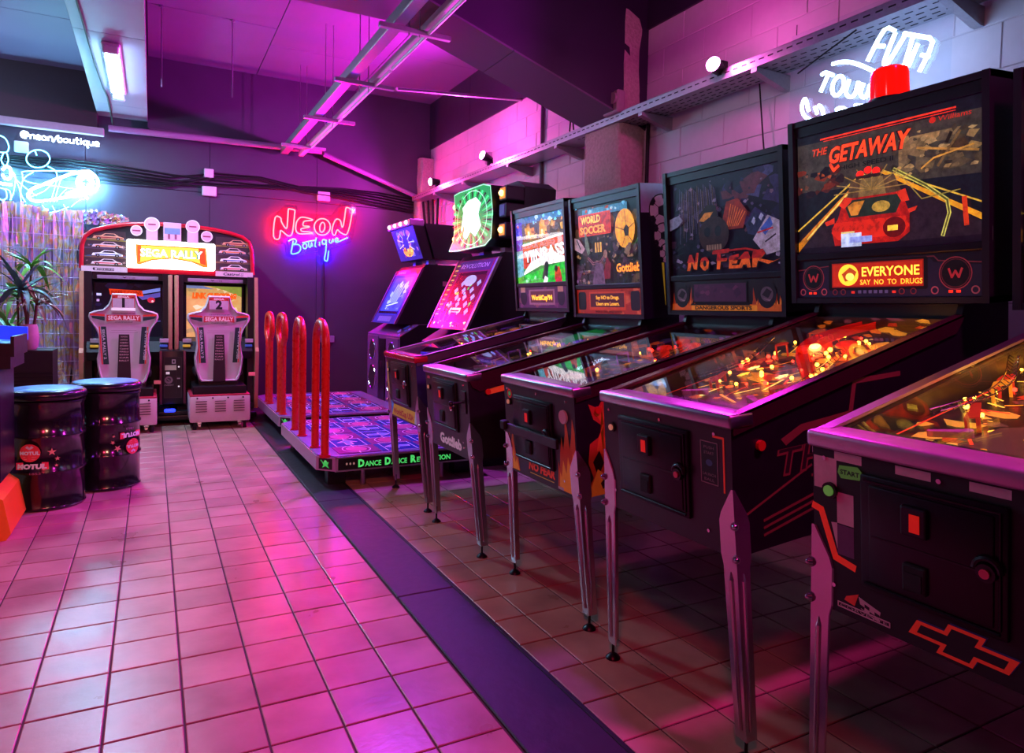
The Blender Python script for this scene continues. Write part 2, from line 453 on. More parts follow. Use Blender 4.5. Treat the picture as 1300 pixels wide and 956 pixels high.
# back wall boards
wall_back = struct(MB().box(XL, XR + .2, YB + .012, YB + .2, 0, ZC).build('wall_back', M_DARK))
for a, b in zip([-2.6, -1.82, -.62, .58, 1.78, 2.98], [-1.82, -.62, .58, 1.78, 2.98, 3.2]):
    MB().rbox(a + .002, b - .002, YB - .002, YB + .013, .0, 2.44, .002, 1).build('wall_board', M_DARK2, wall_back)
    MB().rbox(a + .002, b - .002, YB - .002, YB + .013, 2.446, ZC - .002, .002, 1).build('wall_board', M_DARK2, wall_back)
struct(MB().box(XL - .2, XL, YF, YB + .2, 0, ZC).build('wall_left', M_DARK))
struct(MB().box(XL - .2, XR + .2, YF - .2, YF, 0, ZC).build('wall_front', M_DARK))
# ceiling boards: middle bay and lower left bay
ceiling = struct(MB().box(XL, XR + .2, YF, YB + .2, ZC + .012, ZC + .15).build('ceiling', M_DARK))
yy = [-2.4, -.2, 2.2, 4.49, 6.95, 8.55]
for a, b in zip([-.04, 1.06, 2.2], [1.06, 2.2, 3.2]):
    off = .45 if a == 1.06 else 0
    for c, d in zip(yy, yy[1:]):
        MB().rbox(a + .003, b - .003, c + .003 + (off if c > 5 else 0), d - .003 + (off if 5 < d < 8 else 0), ZC, ZC + .013, .003, 1).build('ceiling_board', M_CEIL, ceiling)
for a, b in zip([-2.6, -1.7], [-1.7, -.5]):
    for c, d in zip(yy, yy[1:]):
        MB().rbox(a + .003, b - .003, c + .003, d - .003, 3.55, 3.565, .003, 1).build('ceiling_board', M_CEIL, ceiling)
# beam running down the hall on the left, boarded
tb = struct(MB().box(-.50, -.044, YF, YB, 3.16, ZC).build('trim_3', M_DARK))
for c, d in zip([-2.4, .6, 3.2, 5.9, 7.95], [.6, 3.2, 5.9, 7.95, 8.5]):
    MB().rbox(-.505, -.040, c + .003, d - .003, 3.14, 3.165, .003, 1).build('beam_board', M_BEAML, tb)
# haunched cross beams
def haunch(name, y0, y1, m, zf, xk, xe, ze, zface):
    pts = [(-.04, zf), (xk, zf), (xe, ze), (XR, ze - .08), (XR, ZC), (-.04, ZC)]
    b = struct(MB().prism(pts, y0, y1, 'y').build(name, m))
    # soffit boards, a few mm proud of the beam
    sl = (ze - zf) / (xe - xk)
    for a, c in ((-.03, .75), (.755, xk), (xk + .005, (xk + xe) / 2 - .12), ((xk + xe) / 2 - .115, xe)):
        za = zf if a <= xk else zf + sl * (a - xk); zc = zf if c <= xk else zf + sl * (c - xk)
        MB().prism([(a, za - .012), (c, zc - .012), (c, zc + .002), (a, za + .002)], y0 - .004, y1 + .004, 'y').build('soffit_board', M_BEAM, b)
    return b
haunch('trim_4', 4.03, 4.49, M_DARK, 3.10, 1.43, 2.99, 2.60, 0)
haunch('trim_5', 8.42, 8.56, M_DARK2, 3.06, 1.80, 3.02, 2.64, 0)
# dark header above the left bay
struct(MB().rbox(-2.6, -.5, 8.40, 8.56, 2.98, 3.56, .004, 1).build('trim_6', mat('brown header board', '3a2630', 0.5, vary=.15)))
# ================================================================== pinball machines
M_RAILDARK = mat('plum side rail', '5a2a3c', 0.25, metal=.7, vary=.1)
M_DOOR = mat('coin door steel', '1a161d', 0.33, metal=.4, vary=.25, scale=50)
M_REDLAMP = mat('lit red insert', 'd83018', 0.4, emit=.28, ecol=rgb('ff2410'))
M_AMBER = mat('lit amber bulb', 'ffd070', 0.3, emit=20, ecol=rgb('ffa830'))
M_REDBULB = mat('lit red bulb', 'ff4030', 0.3, emit=16, ecol=rgb('ff2818'))
M_BUTTON = mat('orange flipper button', 'c03a1c', 0.3)
M_PFWOOD = mat('playfield board', '3a2220', 0.3, vary=.3)
M_CAPY = mat('yellow bumper cap', 'f0b030', 0.3, emit=1.2, ecol=rgb('ff9a20'))
M_CAPR = mat('red bumper cap', 'd02818', 0.3, emit=.9, ecol=rgb('ff2a14'))
M_CAPB = mat('violet bumper cap', '7a50d0', 0.3, emit=.5, ecol=rgb('8050ff'))
M_RAMPC = glass_mat('smoked ramp plastic', (.85, .7, .75), 1.45, .05)
M_RAMPR = mat('red ramp plastic', 'b02018', 0.25, emit=.25, ecol=rgb('ff2010'))
M_RAMPG = mat('green ramp plastic', '20a060', 0.25, emit=.25, ecol=rgb('20ff80'))
M_RUBW = mat('white rubber', 'd8c8b8', 0.6)

def leg(root, corner, sx, sy, foot, material):
    """corner: top point of the cabinet corner, foot: floor point; sx, sy: directions pointing outward"""
    A = Vector(corner) + Vector((sx * .004, sy * .004, 0)); B = Vector((foot[0], foot[1], .055))
    rows = [(0, .006), (.10, .046), (.135, .054), (.27, .054), (.31, .047), (1, .039)]
    v = []; f = []
    for t, w in rows:
        p = A.lerp(B, t)
        q = [p + Vector((0, -sy * w, 0)), p, p + Vector((-sx * w, 0, 0))]
        inn = [c + Vector((-sx * .003, -sy * .003, 0)) for c in (q[2], q[1], q[0])]
        v += q + inn
    for i in range(len(rows) - 1):
        for k in range(6): f.append((i * 6 + k, i * 6 + (k + 1) % 6, i * 6 + 6 + (k + 1) % 6, i * 6 + 6 + k))
    f += [[5, 4, 3, 2, 1, 0], [len(rows) * 6 - 6 + k for k in range(6)]]
    L = MB().add(v, f)
    for off in (Vector((sx * .001, -sy * .022, 0)), Vector((-sx * .022, sy * .001, 0))):
        L.tube([A.lerp(B, .33) + off, A.lerp(B, .36) + off, A.lerp(B, .96) + off * .8], [.001, .006, .005], 8)
    o = L.build('leg', material, root)
    for t in (.14, .27):
        p = A.lerp(B, t); d = Vector((sx, sy, 0)).normalized()
        MB().cyl(p - d * .002, p + d * .005, .011, .011, 10).ball(p + d * .006, .008, 8, 5).build('bolt', M_CHROME, o, smooth=40)
    fb2 = MB().cyl((B.x - sx * .012, B.y - sy * .012, .012), (B.x - sx * .012, B.y - sy * .012, .085), .005, n=8)
    fb2.lathe([(.026, 0), (.024, .006), (.012, .016), (.004, .020)], 14, Matrix.Translation((B.x - sx * .012, B.y - sy * .012, 0)))
    fb2.build('leveller_foot', M_BLACKMET, o, smooth=40)
    return o

def flames(a, x0, x1, y0, top, n, col, seed, e=0.0, skew=0.0):
    R = random.Random(seed); w = (x1 - x0) / n
    for i in range(n):
        bx = x0 + w * i; h = top * R.uniform(.55, 1.05); s = R.uniform(-.5, .5) * w + skew
        a.poly([(bx - w * .25, y0), (bx + w * 1.2, y0), (bx + w * 1.05, y0 + h * .35), (bx + w * .8 + s * .4, y0 + h * .6), (bx + w * .75 + s, y0 + h), (bx + w * .45 + s * .6, y0 + h * .72), (bx + w * .3 + s * .2, y0 + h * .5), (bx - w * .05, y0 + h * .3)], col, e)

# -------- backglass artwork, canvas 100 x 64
def glass_road(a):
    E_ = .5
    a.rect(0, 0, 100, 64, '1c2a30', .25)
    a.poly([(0, 34), (100, 30), (100, 58), (0, 60)], '5a5648', .3)
    a.specks(60, 34, 100, 52, 16, ['a08458', '7a6a4c', 'c09a60', '6a5a40'], .45, 3, 8, 3)
    a.specks(56, 34, 100, 54, 40, ['c8a468', '8a7450', '5a4c38', 'd8b478', '40382c'], .45, 1, 3, 13)
    a.specks(0, 30, 30, 46, 16, ['3a2a28', '241a20', '6a3020', 'a04020'], .3, 2, 5, 4)
    a.specks(2, 34, 26, 44, 10, ['e0682a', '8a5a40', '2a2a30'], .5, .6, 2, 5)
    a.poly([(42, 38), (50, 38), (104, 6), (104, -0), (-0, 0), (0, 8)], '3a2c34', .3)
    a.rect(0, 0, 100, 3, '241a24', .2)
    a.poly([(41, 38), (44, 38), (14, 14), (0, 1), (0, 6)], 'e08a1c', E_ + .3)
    a.line([(40, 38.5), (0, 13)], .8, 'f0c040', .8); a.line([(42, 38), (6, 8)], .8, 'ffe070', .9)
    a.poly([(50, 38), (53, 38), (100, 12), (100, 15), (100, 9)], 'f0a020', .9)
    a.line([(52, 38.5), (100, 17)], .7, 'f0c040', .8)
    a.line([(58, 38), (74, 28), (84, 20), (85, 14), (82, 4)], 1.8, 'd8d060', .8); a.line([(58, 38), (74, 28), (84, 20), (85, 14), (82, 4)], .8, '6a6a30', .5)
    a.line([(62, 34), (72, 22), (90, 24)], .5, 'b09a40', .6)
    for k in range(5): a.rect(45.6, 23 + k * 3.2, 46.6, 24.6 + k * 3.2, 'ffd040', .9)
    a.poly([(34, 36), (58, 36), (64, 22), (30, 22)], '7a6040', .35); a.poly([(40, 36), (52, 36), (54, 26), (38, 26)], 'a88a50', .45)
    for k in range(9): a.line([(46, 30), (46 + 22 * math.cos(PI * k / 8), 30 + 12 * math.sin(PI * k / 8))], .5, 'c8a050', .5)
    for x, y in ((39.5, 38.5), (44, 40), (48.5, 39)): a.ell(x, y, 2.2, 1.8, 'ff2010', 1.6)
    a.rect(37, 36.2, 51, 37.8, '50301c', .3)
    # the red sports car seen from behind and above
    a.poly([(22, 12), (26, 17), (29, 25), (34, 27), (60, 27), (63, 24), (66, 16), (66, 7), (60, 3), (24, 3)], 'b81c0c', .8)
    a.poly([(30, 24), (34, 26), (60, 26), (62, 23), (59, 17), (33, 17)], '2a3a2c', .5)
    a.poly([(32, 23), (36, 25), (42, 25), (38, 18), (34, 18)], 'd8882c', .9); a.ell(51, 21, 5, 2.8, 'c8a040', .7)
    a.poly([(27, 24), (30, 28), (35, 27), (34, 25), (30, 22)], 'e03418', .9); a.poly([(59, 27), (64, 28), (66, 22), (62, 22)], 'e03418', .9)
    a.poly([(24, 15), (64, 15), (66, 10), (62, 6), (26, 6), (22, 10)], 'd82810', .9)
    a.rect(28, 7, 36, 10, 'f0d890', .9); a.rect(53, 8, 60, 11, 'f0c040', 1.0); a.ell(58, 10, 6, 5, '7a1408', .5); a.rect(54.5, 8.4, 60, 11, 'ffd040', 1.1)
    a.rect(28, 2, 40, 9, 'c8d8ff', .9); a.rect(33, 4, 46, 7, 'a0b0ff', .8)
    a.poly([(18, 16), (24, 18), (24, 15), (19, 14)], 'e03418', .8); a.poly([(65, 18), (70, 19), (69, 17), (66, 16)], 'e03418', .8)
    # aircraft over the clouds
    a.poly([(74, 38), (88, 46), (92, 47), (94, 43), (88, 41)], '5a4428', .5); a.line([(70, 46), (98, 40)], 1.0, 'c89040', .7); a.line([(80, 36), (90, 50)], 1.2, '8a6a3c', .6); a.line([(72, 36), (78, 40), (96, 43)], .8, 'e0a040', .8); a.line([(86, 50), (84, 46)], 1.6, '3a3020', .3)
    a.line([(16, 60.6), (88, 60.6)], .8, 'ff3a20', 1.0); a.line([(18, 59.3), (88, 59.3)], .35, 'ff3a20', .9)
    a.text('THE', 10, 52.5, 5.2, 'e84420', .9, bold=.03, shear=.25, outline='401008', ow=.03)
    a.text('GETAWAY', 20.5, 47, 11.5, 'ff4a1c', 1.2, width=45, bold=.035, shear=.22, outline='5a0c04', ow=.035, oe=.2, rot=.012)
    a.line([(22, 46.5), (24, 43), (27, 45)], 1.6, 'ff4a1c', 1.0)
    a.text('HIGH SPEED II', 28, 42.5, 3.2, '1c2420', .1, bold=.02, width=30)
    a.text('Williams', 80, 56, 3.4, 'd02818', .8, width=15, shear=.1); a.ell(77.5, 57.2, 1.6, 1.4, 'd02818', .8)
    a.line([(92, 20), (93, 8)], 2.2, 'd83a18', .7)

def glass_skull(a):
    a.rect(0, 0, 100, 64, '150d1e', .1)
    a.specks(40, 30, 100, 64, 22, ['2c2450', '3a2c60', '201838', '504a80', '6a3040'], .25, 4, 10, 11)
    a.specks(0, 4, 60, 60, 26, ['2a1c34', '40283c', '1a1226', '4a3a58'], .15, 3, 9, 12)
    a.specks(2, 4, 98, 62, 90, ['5a4a70', '3a2c50', '8a6a80', '241a34', '6a3a50', '9a8ab0'], .3, .8, 2.6, 14)
    for k in range(30): a.line([(11 + k * 1.2, 60 - (k % 5)), (10.4 + k * 1.3, 22 + (k * 7) % 17)], .3, ['7a6488', '5a4070', '9a84a0', '8a6450'][k % 4], .3)  # streaks paint a foil fringe's reflection into the artwork
    a.poly([(0, 40), (10, 42), (14, 38), (8, 34), (0, 32)], '8a90b0', .25)
    a.poly([(30, 40), (38, 46), (46, 45), (48, 38), (40, 34), (32, 34)], '2a1c14', .2)
    a.poly([(30, 36), (36, 41), (44, 41), (40, 37), (48, 36), (44, 34)], 'd08a2c', .35)
    a.poly([(52, 34), (56, 46), (66, 47), (74, 38), (70, 28), (58, 28)], '8a2414', .35)
    for k in range(7): a.line([(56 + k * 1.6, 30), (60 + k * 2, 44 - k)], .7, 'd8702c', .4)
    a.poly([(72, 30), (80, 38), (88, 32), (82, 22), (74, 24)], '2c3058', .3)
    for k in range(4): a.poly([(74 + k * 3, 30 + k), (76 + k * 3, 33 + k), (78 + k * 3, 31 + k), (76 + k * 3, 28 + k)], 'a8b0d8' if k % 2 else '1c2040', .4)
    a.poly([(78, 20), (90, 34), (99, 30), (99, 12), (88, 10)], 'b8b0cc', .3); a.poly([(84, 26), (92, 33), (94, 28), (88, 22)], '4060c0', .4)
    a.line([(82, 24), (94, 26)], 1, 'c02030', .4); a.line([(88, 18), (96, 22)], 1, '302040', .2)
    a.ell(44, 26, 14, 12, '3a2420', .15); a.ell(38, 28, 3, 3.4, '0c0608', 0); a.ell(48, 28, 3, 3.4, '0c0608', 0)
    for k in range(6): a.rect(37 + k * 2.4, 16, 38.8 + k * 2.4, 19.5, '8a7a60', .2)
    # strokes of the title
    t = [[(17, 3), (20, 14), (22, 14), (25, 7), (27, 15), (29, 15), (27, 3.5), (24, 4), (22, 9), (20, 3)],
         [(33, 3), (30, 6), (32, 11), (36, 12), (39, 9), (38, 4), (35, 2.5)],
         [(46, 3), (47, 13), (42, 13), (43, 15.5), (58, 16), (57, 13.5), (50, 13), (50, 10), (56, 10), (55, 8), (50, 8), (49, 3)],
         [(57, 3), (58, 11), (66, 12), (66, 10), (61, 9.5), (61, 8), (65, 8), (64, 6), (60, 6), (60, 5), (66, 5), (65, 3)],
         [(65, 3), (71, 13), (74, 13), (76, 3), (73, 3), (72.5, 5), (69.5, 5), (68.5, 3)],
         [(77, 3), (78, 13), (86, 14), (88, 11), (84, 8), (94, 6), (100, 7.5), (90, 4.5), (82, 7), (80.5, 3)]]
    for q in t:
        a.poly([(x + .9, y - .9) for x, y in q], '1c0408', .05); a.poly(q, 'd05a14', .55)
        a.poly([(x, max(y, 8.5)) for x, y in q], 'a81810', .45)
    a.ell(35, 7.4, 1.6, 2.2, '200608', .05)
    a.line([(46, 14.5), (72, 15), (86, 12)], 1.2, 'a81810', .4)

def glass_soccer(a):
    a.rect(0, 0, 100, 64, '2a2420', .2)
    a.specks(0, 34, 100, 64, 20, ['5a4a3a', '3a3a44', '7a6440', '4a5450'], .3, 4, 10, 21)
    a.specks(0, 0, 100, 30, 26, ['3a2a34', '5a3a50', '6a4a5a', '2a1c24', '7a5a4a'], .3, 4, 9, 22)
    a.specks(0, 0, 100, 40, 80, ['8a6a58', 'a07a80', '5a3a44', 'c89a60', '3a2a30', '6a5a70'], .45, .8, 2.8, 25)
    a.rect(15, 56, 84, 62, '4a90b0', .6); a.specks(16, 55, 84, 63, 14, ['80d0f0', '3060a0', 'c0f0ff', 'd04020'], .7, 1, 4, 23)
    a.rrect(8, 40, 60, 58, 2, 'd83418', 1.0)
    a.rect(10, 41, 58, 57, 'c0281a', .9)
    a.text('WORLD', 12, 50.5, 8, 'ffb84a', 1.2, width=32, bold=.05, outline='40100c', ow=.05)
    a.text('SOCCER', 10, 42, 8.5, 'ff9a3a', 1.2, width=42, bold=.05, outline='40100c', ow=.05)
    a.ell(80, 42, 14, 15, 'e8a020', 1.0)
    a.poly([(82, 45), (86, 42), (85, 36), (80, 36), (78, 41)], '3a2410', .3)
    for p in ([(82, 45), (80, 56)], [(86, 42), (93, 45)], [(85, 36), (90, 31)], [(80, 36), (76, 29)], [(78, 41), (67, 44)]): a.line(p, .7, '7a4a10', .5)
    a.poly([(0, 40), (8, 38), (18, 30), (12, 26), (0, 30)], 'c8a0a8', .5); a.line([(4, 38), (10, 30)], 1.4, '3a2030', .2)
    a.poly([(18, 46), (24, 34), (26, 26), (22, 24), (18, 32)], '7a8a70', .5)
    for k in range(3): a.rect(34 + k * 4, 26, 36.4 + k * 4, 34, 'e8a850', .8)
    a.line([(22, 22), (30, 17), (42, 18), (50, 24)], 2.2, 'b0707a', .5); a.line([(22, 22), (30, 17), (42, 18), (50, 24)], 1, '5a3040', .3)
    a.poly([(44, 4), (52, 22), (58, 16), (56, 4)], '8a2030', .5); a.poly([(28, 0), (34, 18), (46, 16), (48, 0)], '7a5a78', .4); a.ell(50, 24, 3, 3.4, 'b08070', .5)
    a.specks(62, 20, 96, 32, 14, ['8a6a58', 'b08860', '5a4048'], .5, 2, 5, 24)
    a.text('Gottlieb', 66, 9, 9, 'ff9a30', 1.3, width=34, bold=.03, outline='8a2410', ow=.03, oe=.5)

def glass_cup(a):
    a.rect(0, 0, 100, 64, '30a040', .5)
    a.rect(0, 40, 100, 64, '5a4630', .5)
    a.rect(0, 58, 100, 64, '3a80b0', .6); a.specks(20, 56, 100, 64, 16, ['80e0f0', '2a60b0', 'd0f0ff'], .8, 1, 4, 31)
    a.specks(18, 42, 100, 58, 26, ['e08a20', 'b0601c', 'f0b040', '7a4a18', 'd0a030'], .9, 3, 7, 32)
    for x, h in ((28, 56), (56, 60)):
        a.poly([(x - 6, 44), (x + 6, 44), (x + 5, h - 4), (x, h), (x - 5, h - 4)], 'e0a028', 1.0); a.rect(x - 2, 44, x + 2, 50, 'fff0a0', 1.2)
    a.rect(0, 30, 14, 60, '4438c0', .8); a.poly([(0, 30), (14, 38), (14, 30)], '8a2a90', .7); a.specks(1, 36, 13, 58, 8, ['e04030', '6a60ff', 'c0c0ff'], .9, 1, 3, 33)
    a.poly([(14, 34), (100, 40), (100, 44), (14, 38)], 'f4f4f4', 1.0)
    a.poly([(14, 14), (100, 22), (100, 42), (14, 36)], 'c83a14', 1.0)
    a.text('YIJNRASS', 17, 20, 15, 'fff4f0', 1.1, width=80, bold=.03, rot=.06, outline='5a1808', ow=.05)
    a.poly([(10, 8), (30, 20), (70, 28), (100, 22), (100, 18), (50, 16), (14, 8)], 'fff4e8', 1.1)
    a.poly([(0, 0), (100, 0), (100, 18), (60, 14), (20, 8), (0, 6)], '18c030', 1.0)
    a.rect(0, 6, 14, 32, '70c0c8', .8)
    a.specks(4, 0, 40, 8, 10, ['10a028', '40e050', 'a0ffb0'], .9, 2, 6, 34)
    a.poly([(52, 4), (58, 16), (66, 18), (64, 8), (60, 0)], '24303c', .4); a.ell(62, 16, 4, 3.6, '1c2a30', .3); a.poly([(54, 0), (58, 6), (64, 4), (62, 0)], 'f0f0f0', 1.0)
    a.poly([(76, 2), (78, 12), (86, 14), (90, 4)], 'c8401c', .9); a.ell(80, 12, 3, 3, '3a2418', .4); a.rect(78, 0, 90, 4, 'd02040', .9)

# -------- speaker panels, canvas 100 x 20
def panel_road(a):
    a.rect(0, 0, 100, 20, '17142a', .03)
    a.poly([(0, 0), (100, 0), (100, 14), (78, 16), (76, 18), (22, 18), (20, 16), (0, 14)], '2a2848', .05)
    a.line([(0, 15), (20, 16.6), (22, 18.8), (78, 18.8), (80, 16.6), (100, 15)], .6, '7a3040', .2)
    a.rrect(20, 3.5, 75, 19, 1, '120a10', 0); a.rect(22, 5, 73, 17.8, 'a01c0c', .55); a.rect(22.6, 5.6, 72.4, 17.2, 'c02a10', .6)
    a.ell(32, 11.5, 6, 5.6, 'ffc030', 1.5); a.poly([(28, 12), (33, 15.5), (37, 13), (35, 9), (30, 8)], 'c8501c', .7); a.ell(33, 10.5, 2.5, 2, 'ffe060', 1.5)
    a.text('EVERYONE', 40, 10.6, 6.6, 'ffc840', 1.7, width=31, bold=.02)
    a.text('SAY  NO  TO  DRUGS', 39, 6.3, 3.6, 'ffb030', 1.5, width=33.5, bold=.02)
    for cx, r in ((10, 7), (88, 7.6)):
        a.ring(cx, 10.5, r, r, .5, 'a03848', .25); a.ell(cx, 10.5, r - .5, r - .5, '0c0a12', 0); a.ring(cx, 10.5, r - 1, r - 1, .35, '6a2838', .15)
        a.line([(cx - 3, 12.6), (cx - 1.6, 8.6), (cx, 11.6), (cx + 1.6, 8.6), (cx + 3, 12.6)], 1, 'b02c34', .35)
    for x in (3, 17, 78.5, 97): a.ring(x, 2.8, 1.9, 1.9, .6, 'b05060', .25)
    for x in (7, 10, 85, 88.5): a.rect(x, 1.6, x + 2, 2.8, 'ff3018', 1.0)
    for x in (24, 29, 62, 68): a.ring(x, 2.6, 1.6, 1.6, .5, '8a3038', .2)
    for k in range(6): a.rect(38 + k * 3, 1.8, 39.8 + k * 3, 3.4, '6a6a9a', .2)
    a.rect(34, 1.8, 36, 3, 'd83020', .8); a.rect(57, 1.8, 59, 3, 'd83020', .8)
def panel_skull(a):
    a.rect(0, 0, 100, 20, '1a0a10', .03)
    flames(a, 0, 24, 0, 17, 7, 'a8380c', 41, .25); flames(a, 76, 100, 0, 17, 7, 'a8380c', 42, .25)
    flames(a, 0, 22, 0, 9, 8, 'e08018', 43, .4); flames(a, 78, 100, 0, 9, 8, 'e08018', 44, .4)
    a.rect(0, 0, 100, 4.2, 'c85a10', .35); a.rect(20, 0, 80, 3.6, 'e08a1c', .4)
    for cx in (10.5, 88): 
        a.ell(cx, 10, 7.6, 8.2, '100a12', 0); a.ell(cx, 10.5, 5, 4.6, '6a5a64', .06); a.poly([(cx - 4, 10), (cx, 14), (cx + 4, 12), (cx + 1, 8)], '201820', .0); a.poly([(cx - 3.4, 8), (cx + 3.4, 7), (cx + 2, 6)], '9a8a90', .06)
    a.rect(22, 5, 72, 18.6, '0c080e', 0); a.rect(23, 6, 71, 17.8, '4a2048', .12)
    a.specks(24, 6.5, 70, 17.4, 12, ['5a2850', '3a1a40', '6a305a'], .12, 2, 6, 45)
    flames(a, 20, 74, 3.4, 3, 18, '180606', 46)
    a.text('DANGEROUS SPORTS', 24, .7, 3.4, '2a0806', 0, width=52, bold=.04)
def panel_soccer(a):
    a.rect(0, 0, 100, 20, 'b02c18', .35)
    a.specks(0, 0, 100, 20, 20, ['c84020', '8a1c10', 'd8603a'], .3, 2, 6, 51)
    for cx in (9, 91): a.rrect(cx - 6.5, 3, cx + 6.5, 18, 2.5, '1a1014', 0)
    a.rect(21, 3, 77, 18, 'c8401c', .4); a.rect(23, 5.5, 75, 16.5, '5a1a1c', .25)
    a.text('Say NO to Drugs.', 32, 11.8, 4.2, 'ffb030', 1.3, width=36, bold=.02); a.text('Users are Losers.', 32, 6.8, 4.2, 'ffb030', 1.3, width=36, bold=.02)
    a.text('WORLD CHALLENGE SOCCER', 30, .8, 2.4, '3a0a0a', 0, width=42, bold=.03)
def panel_cup(a):
    a.rect(0, 0, 100, 20, '5a2a54', .2)
    a.specks(0, 0, 100, 20, 16, ['7a3a64', '40204a', '8a4a5a'], .2, 3, 7, 61)
    for cx in (12, 88): a.ell(cx, 10, 7, 7.6, '201626', 0); a.rect(cx - 6, 15, cx + 4, 20, 'c08070', .3)
    a.rect(24, 3, 76, 17.6, 'a06a7a', .25); a.rect(27, 5, 73, 16, '602c30', .3)
    a.text("WorldCup'94", 29, 7.6, 6.4, 'ffc030', 1.5, width=42, bold=.04, outline='c04a10', ow=.03, oe=.5)
    a.text('- - - - - - - -', 34, 2.2, 2.6, 'e0a060', .5, width=30)

# -------- playfield artwork, canvas 100 x 190 (player's end at the bottom)
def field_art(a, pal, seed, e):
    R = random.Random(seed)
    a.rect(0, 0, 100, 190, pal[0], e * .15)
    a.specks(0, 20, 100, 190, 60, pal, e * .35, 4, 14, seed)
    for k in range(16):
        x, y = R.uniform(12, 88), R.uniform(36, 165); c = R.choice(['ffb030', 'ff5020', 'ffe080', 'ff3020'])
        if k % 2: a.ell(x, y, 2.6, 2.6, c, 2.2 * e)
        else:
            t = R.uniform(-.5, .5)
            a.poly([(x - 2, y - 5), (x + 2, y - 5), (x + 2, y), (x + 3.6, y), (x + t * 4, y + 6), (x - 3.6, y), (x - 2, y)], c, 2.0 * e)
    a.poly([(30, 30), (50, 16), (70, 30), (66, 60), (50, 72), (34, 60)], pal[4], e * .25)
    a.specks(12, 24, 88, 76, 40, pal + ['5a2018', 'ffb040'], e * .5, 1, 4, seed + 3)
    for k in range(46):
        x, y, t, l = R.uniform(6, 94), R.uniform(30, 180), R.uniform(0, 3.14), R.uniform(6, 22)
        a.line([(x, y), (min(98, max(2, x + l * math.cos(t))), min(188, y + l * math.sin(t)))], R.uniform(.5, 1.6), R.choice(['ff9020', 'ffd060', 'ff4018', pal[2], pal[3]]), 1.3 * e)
    a.line([(6, 30), (6, 120)], 1.2, pal[2], e); a.line([(94, 20), (94, 180)], 1.2, pal[3], e)

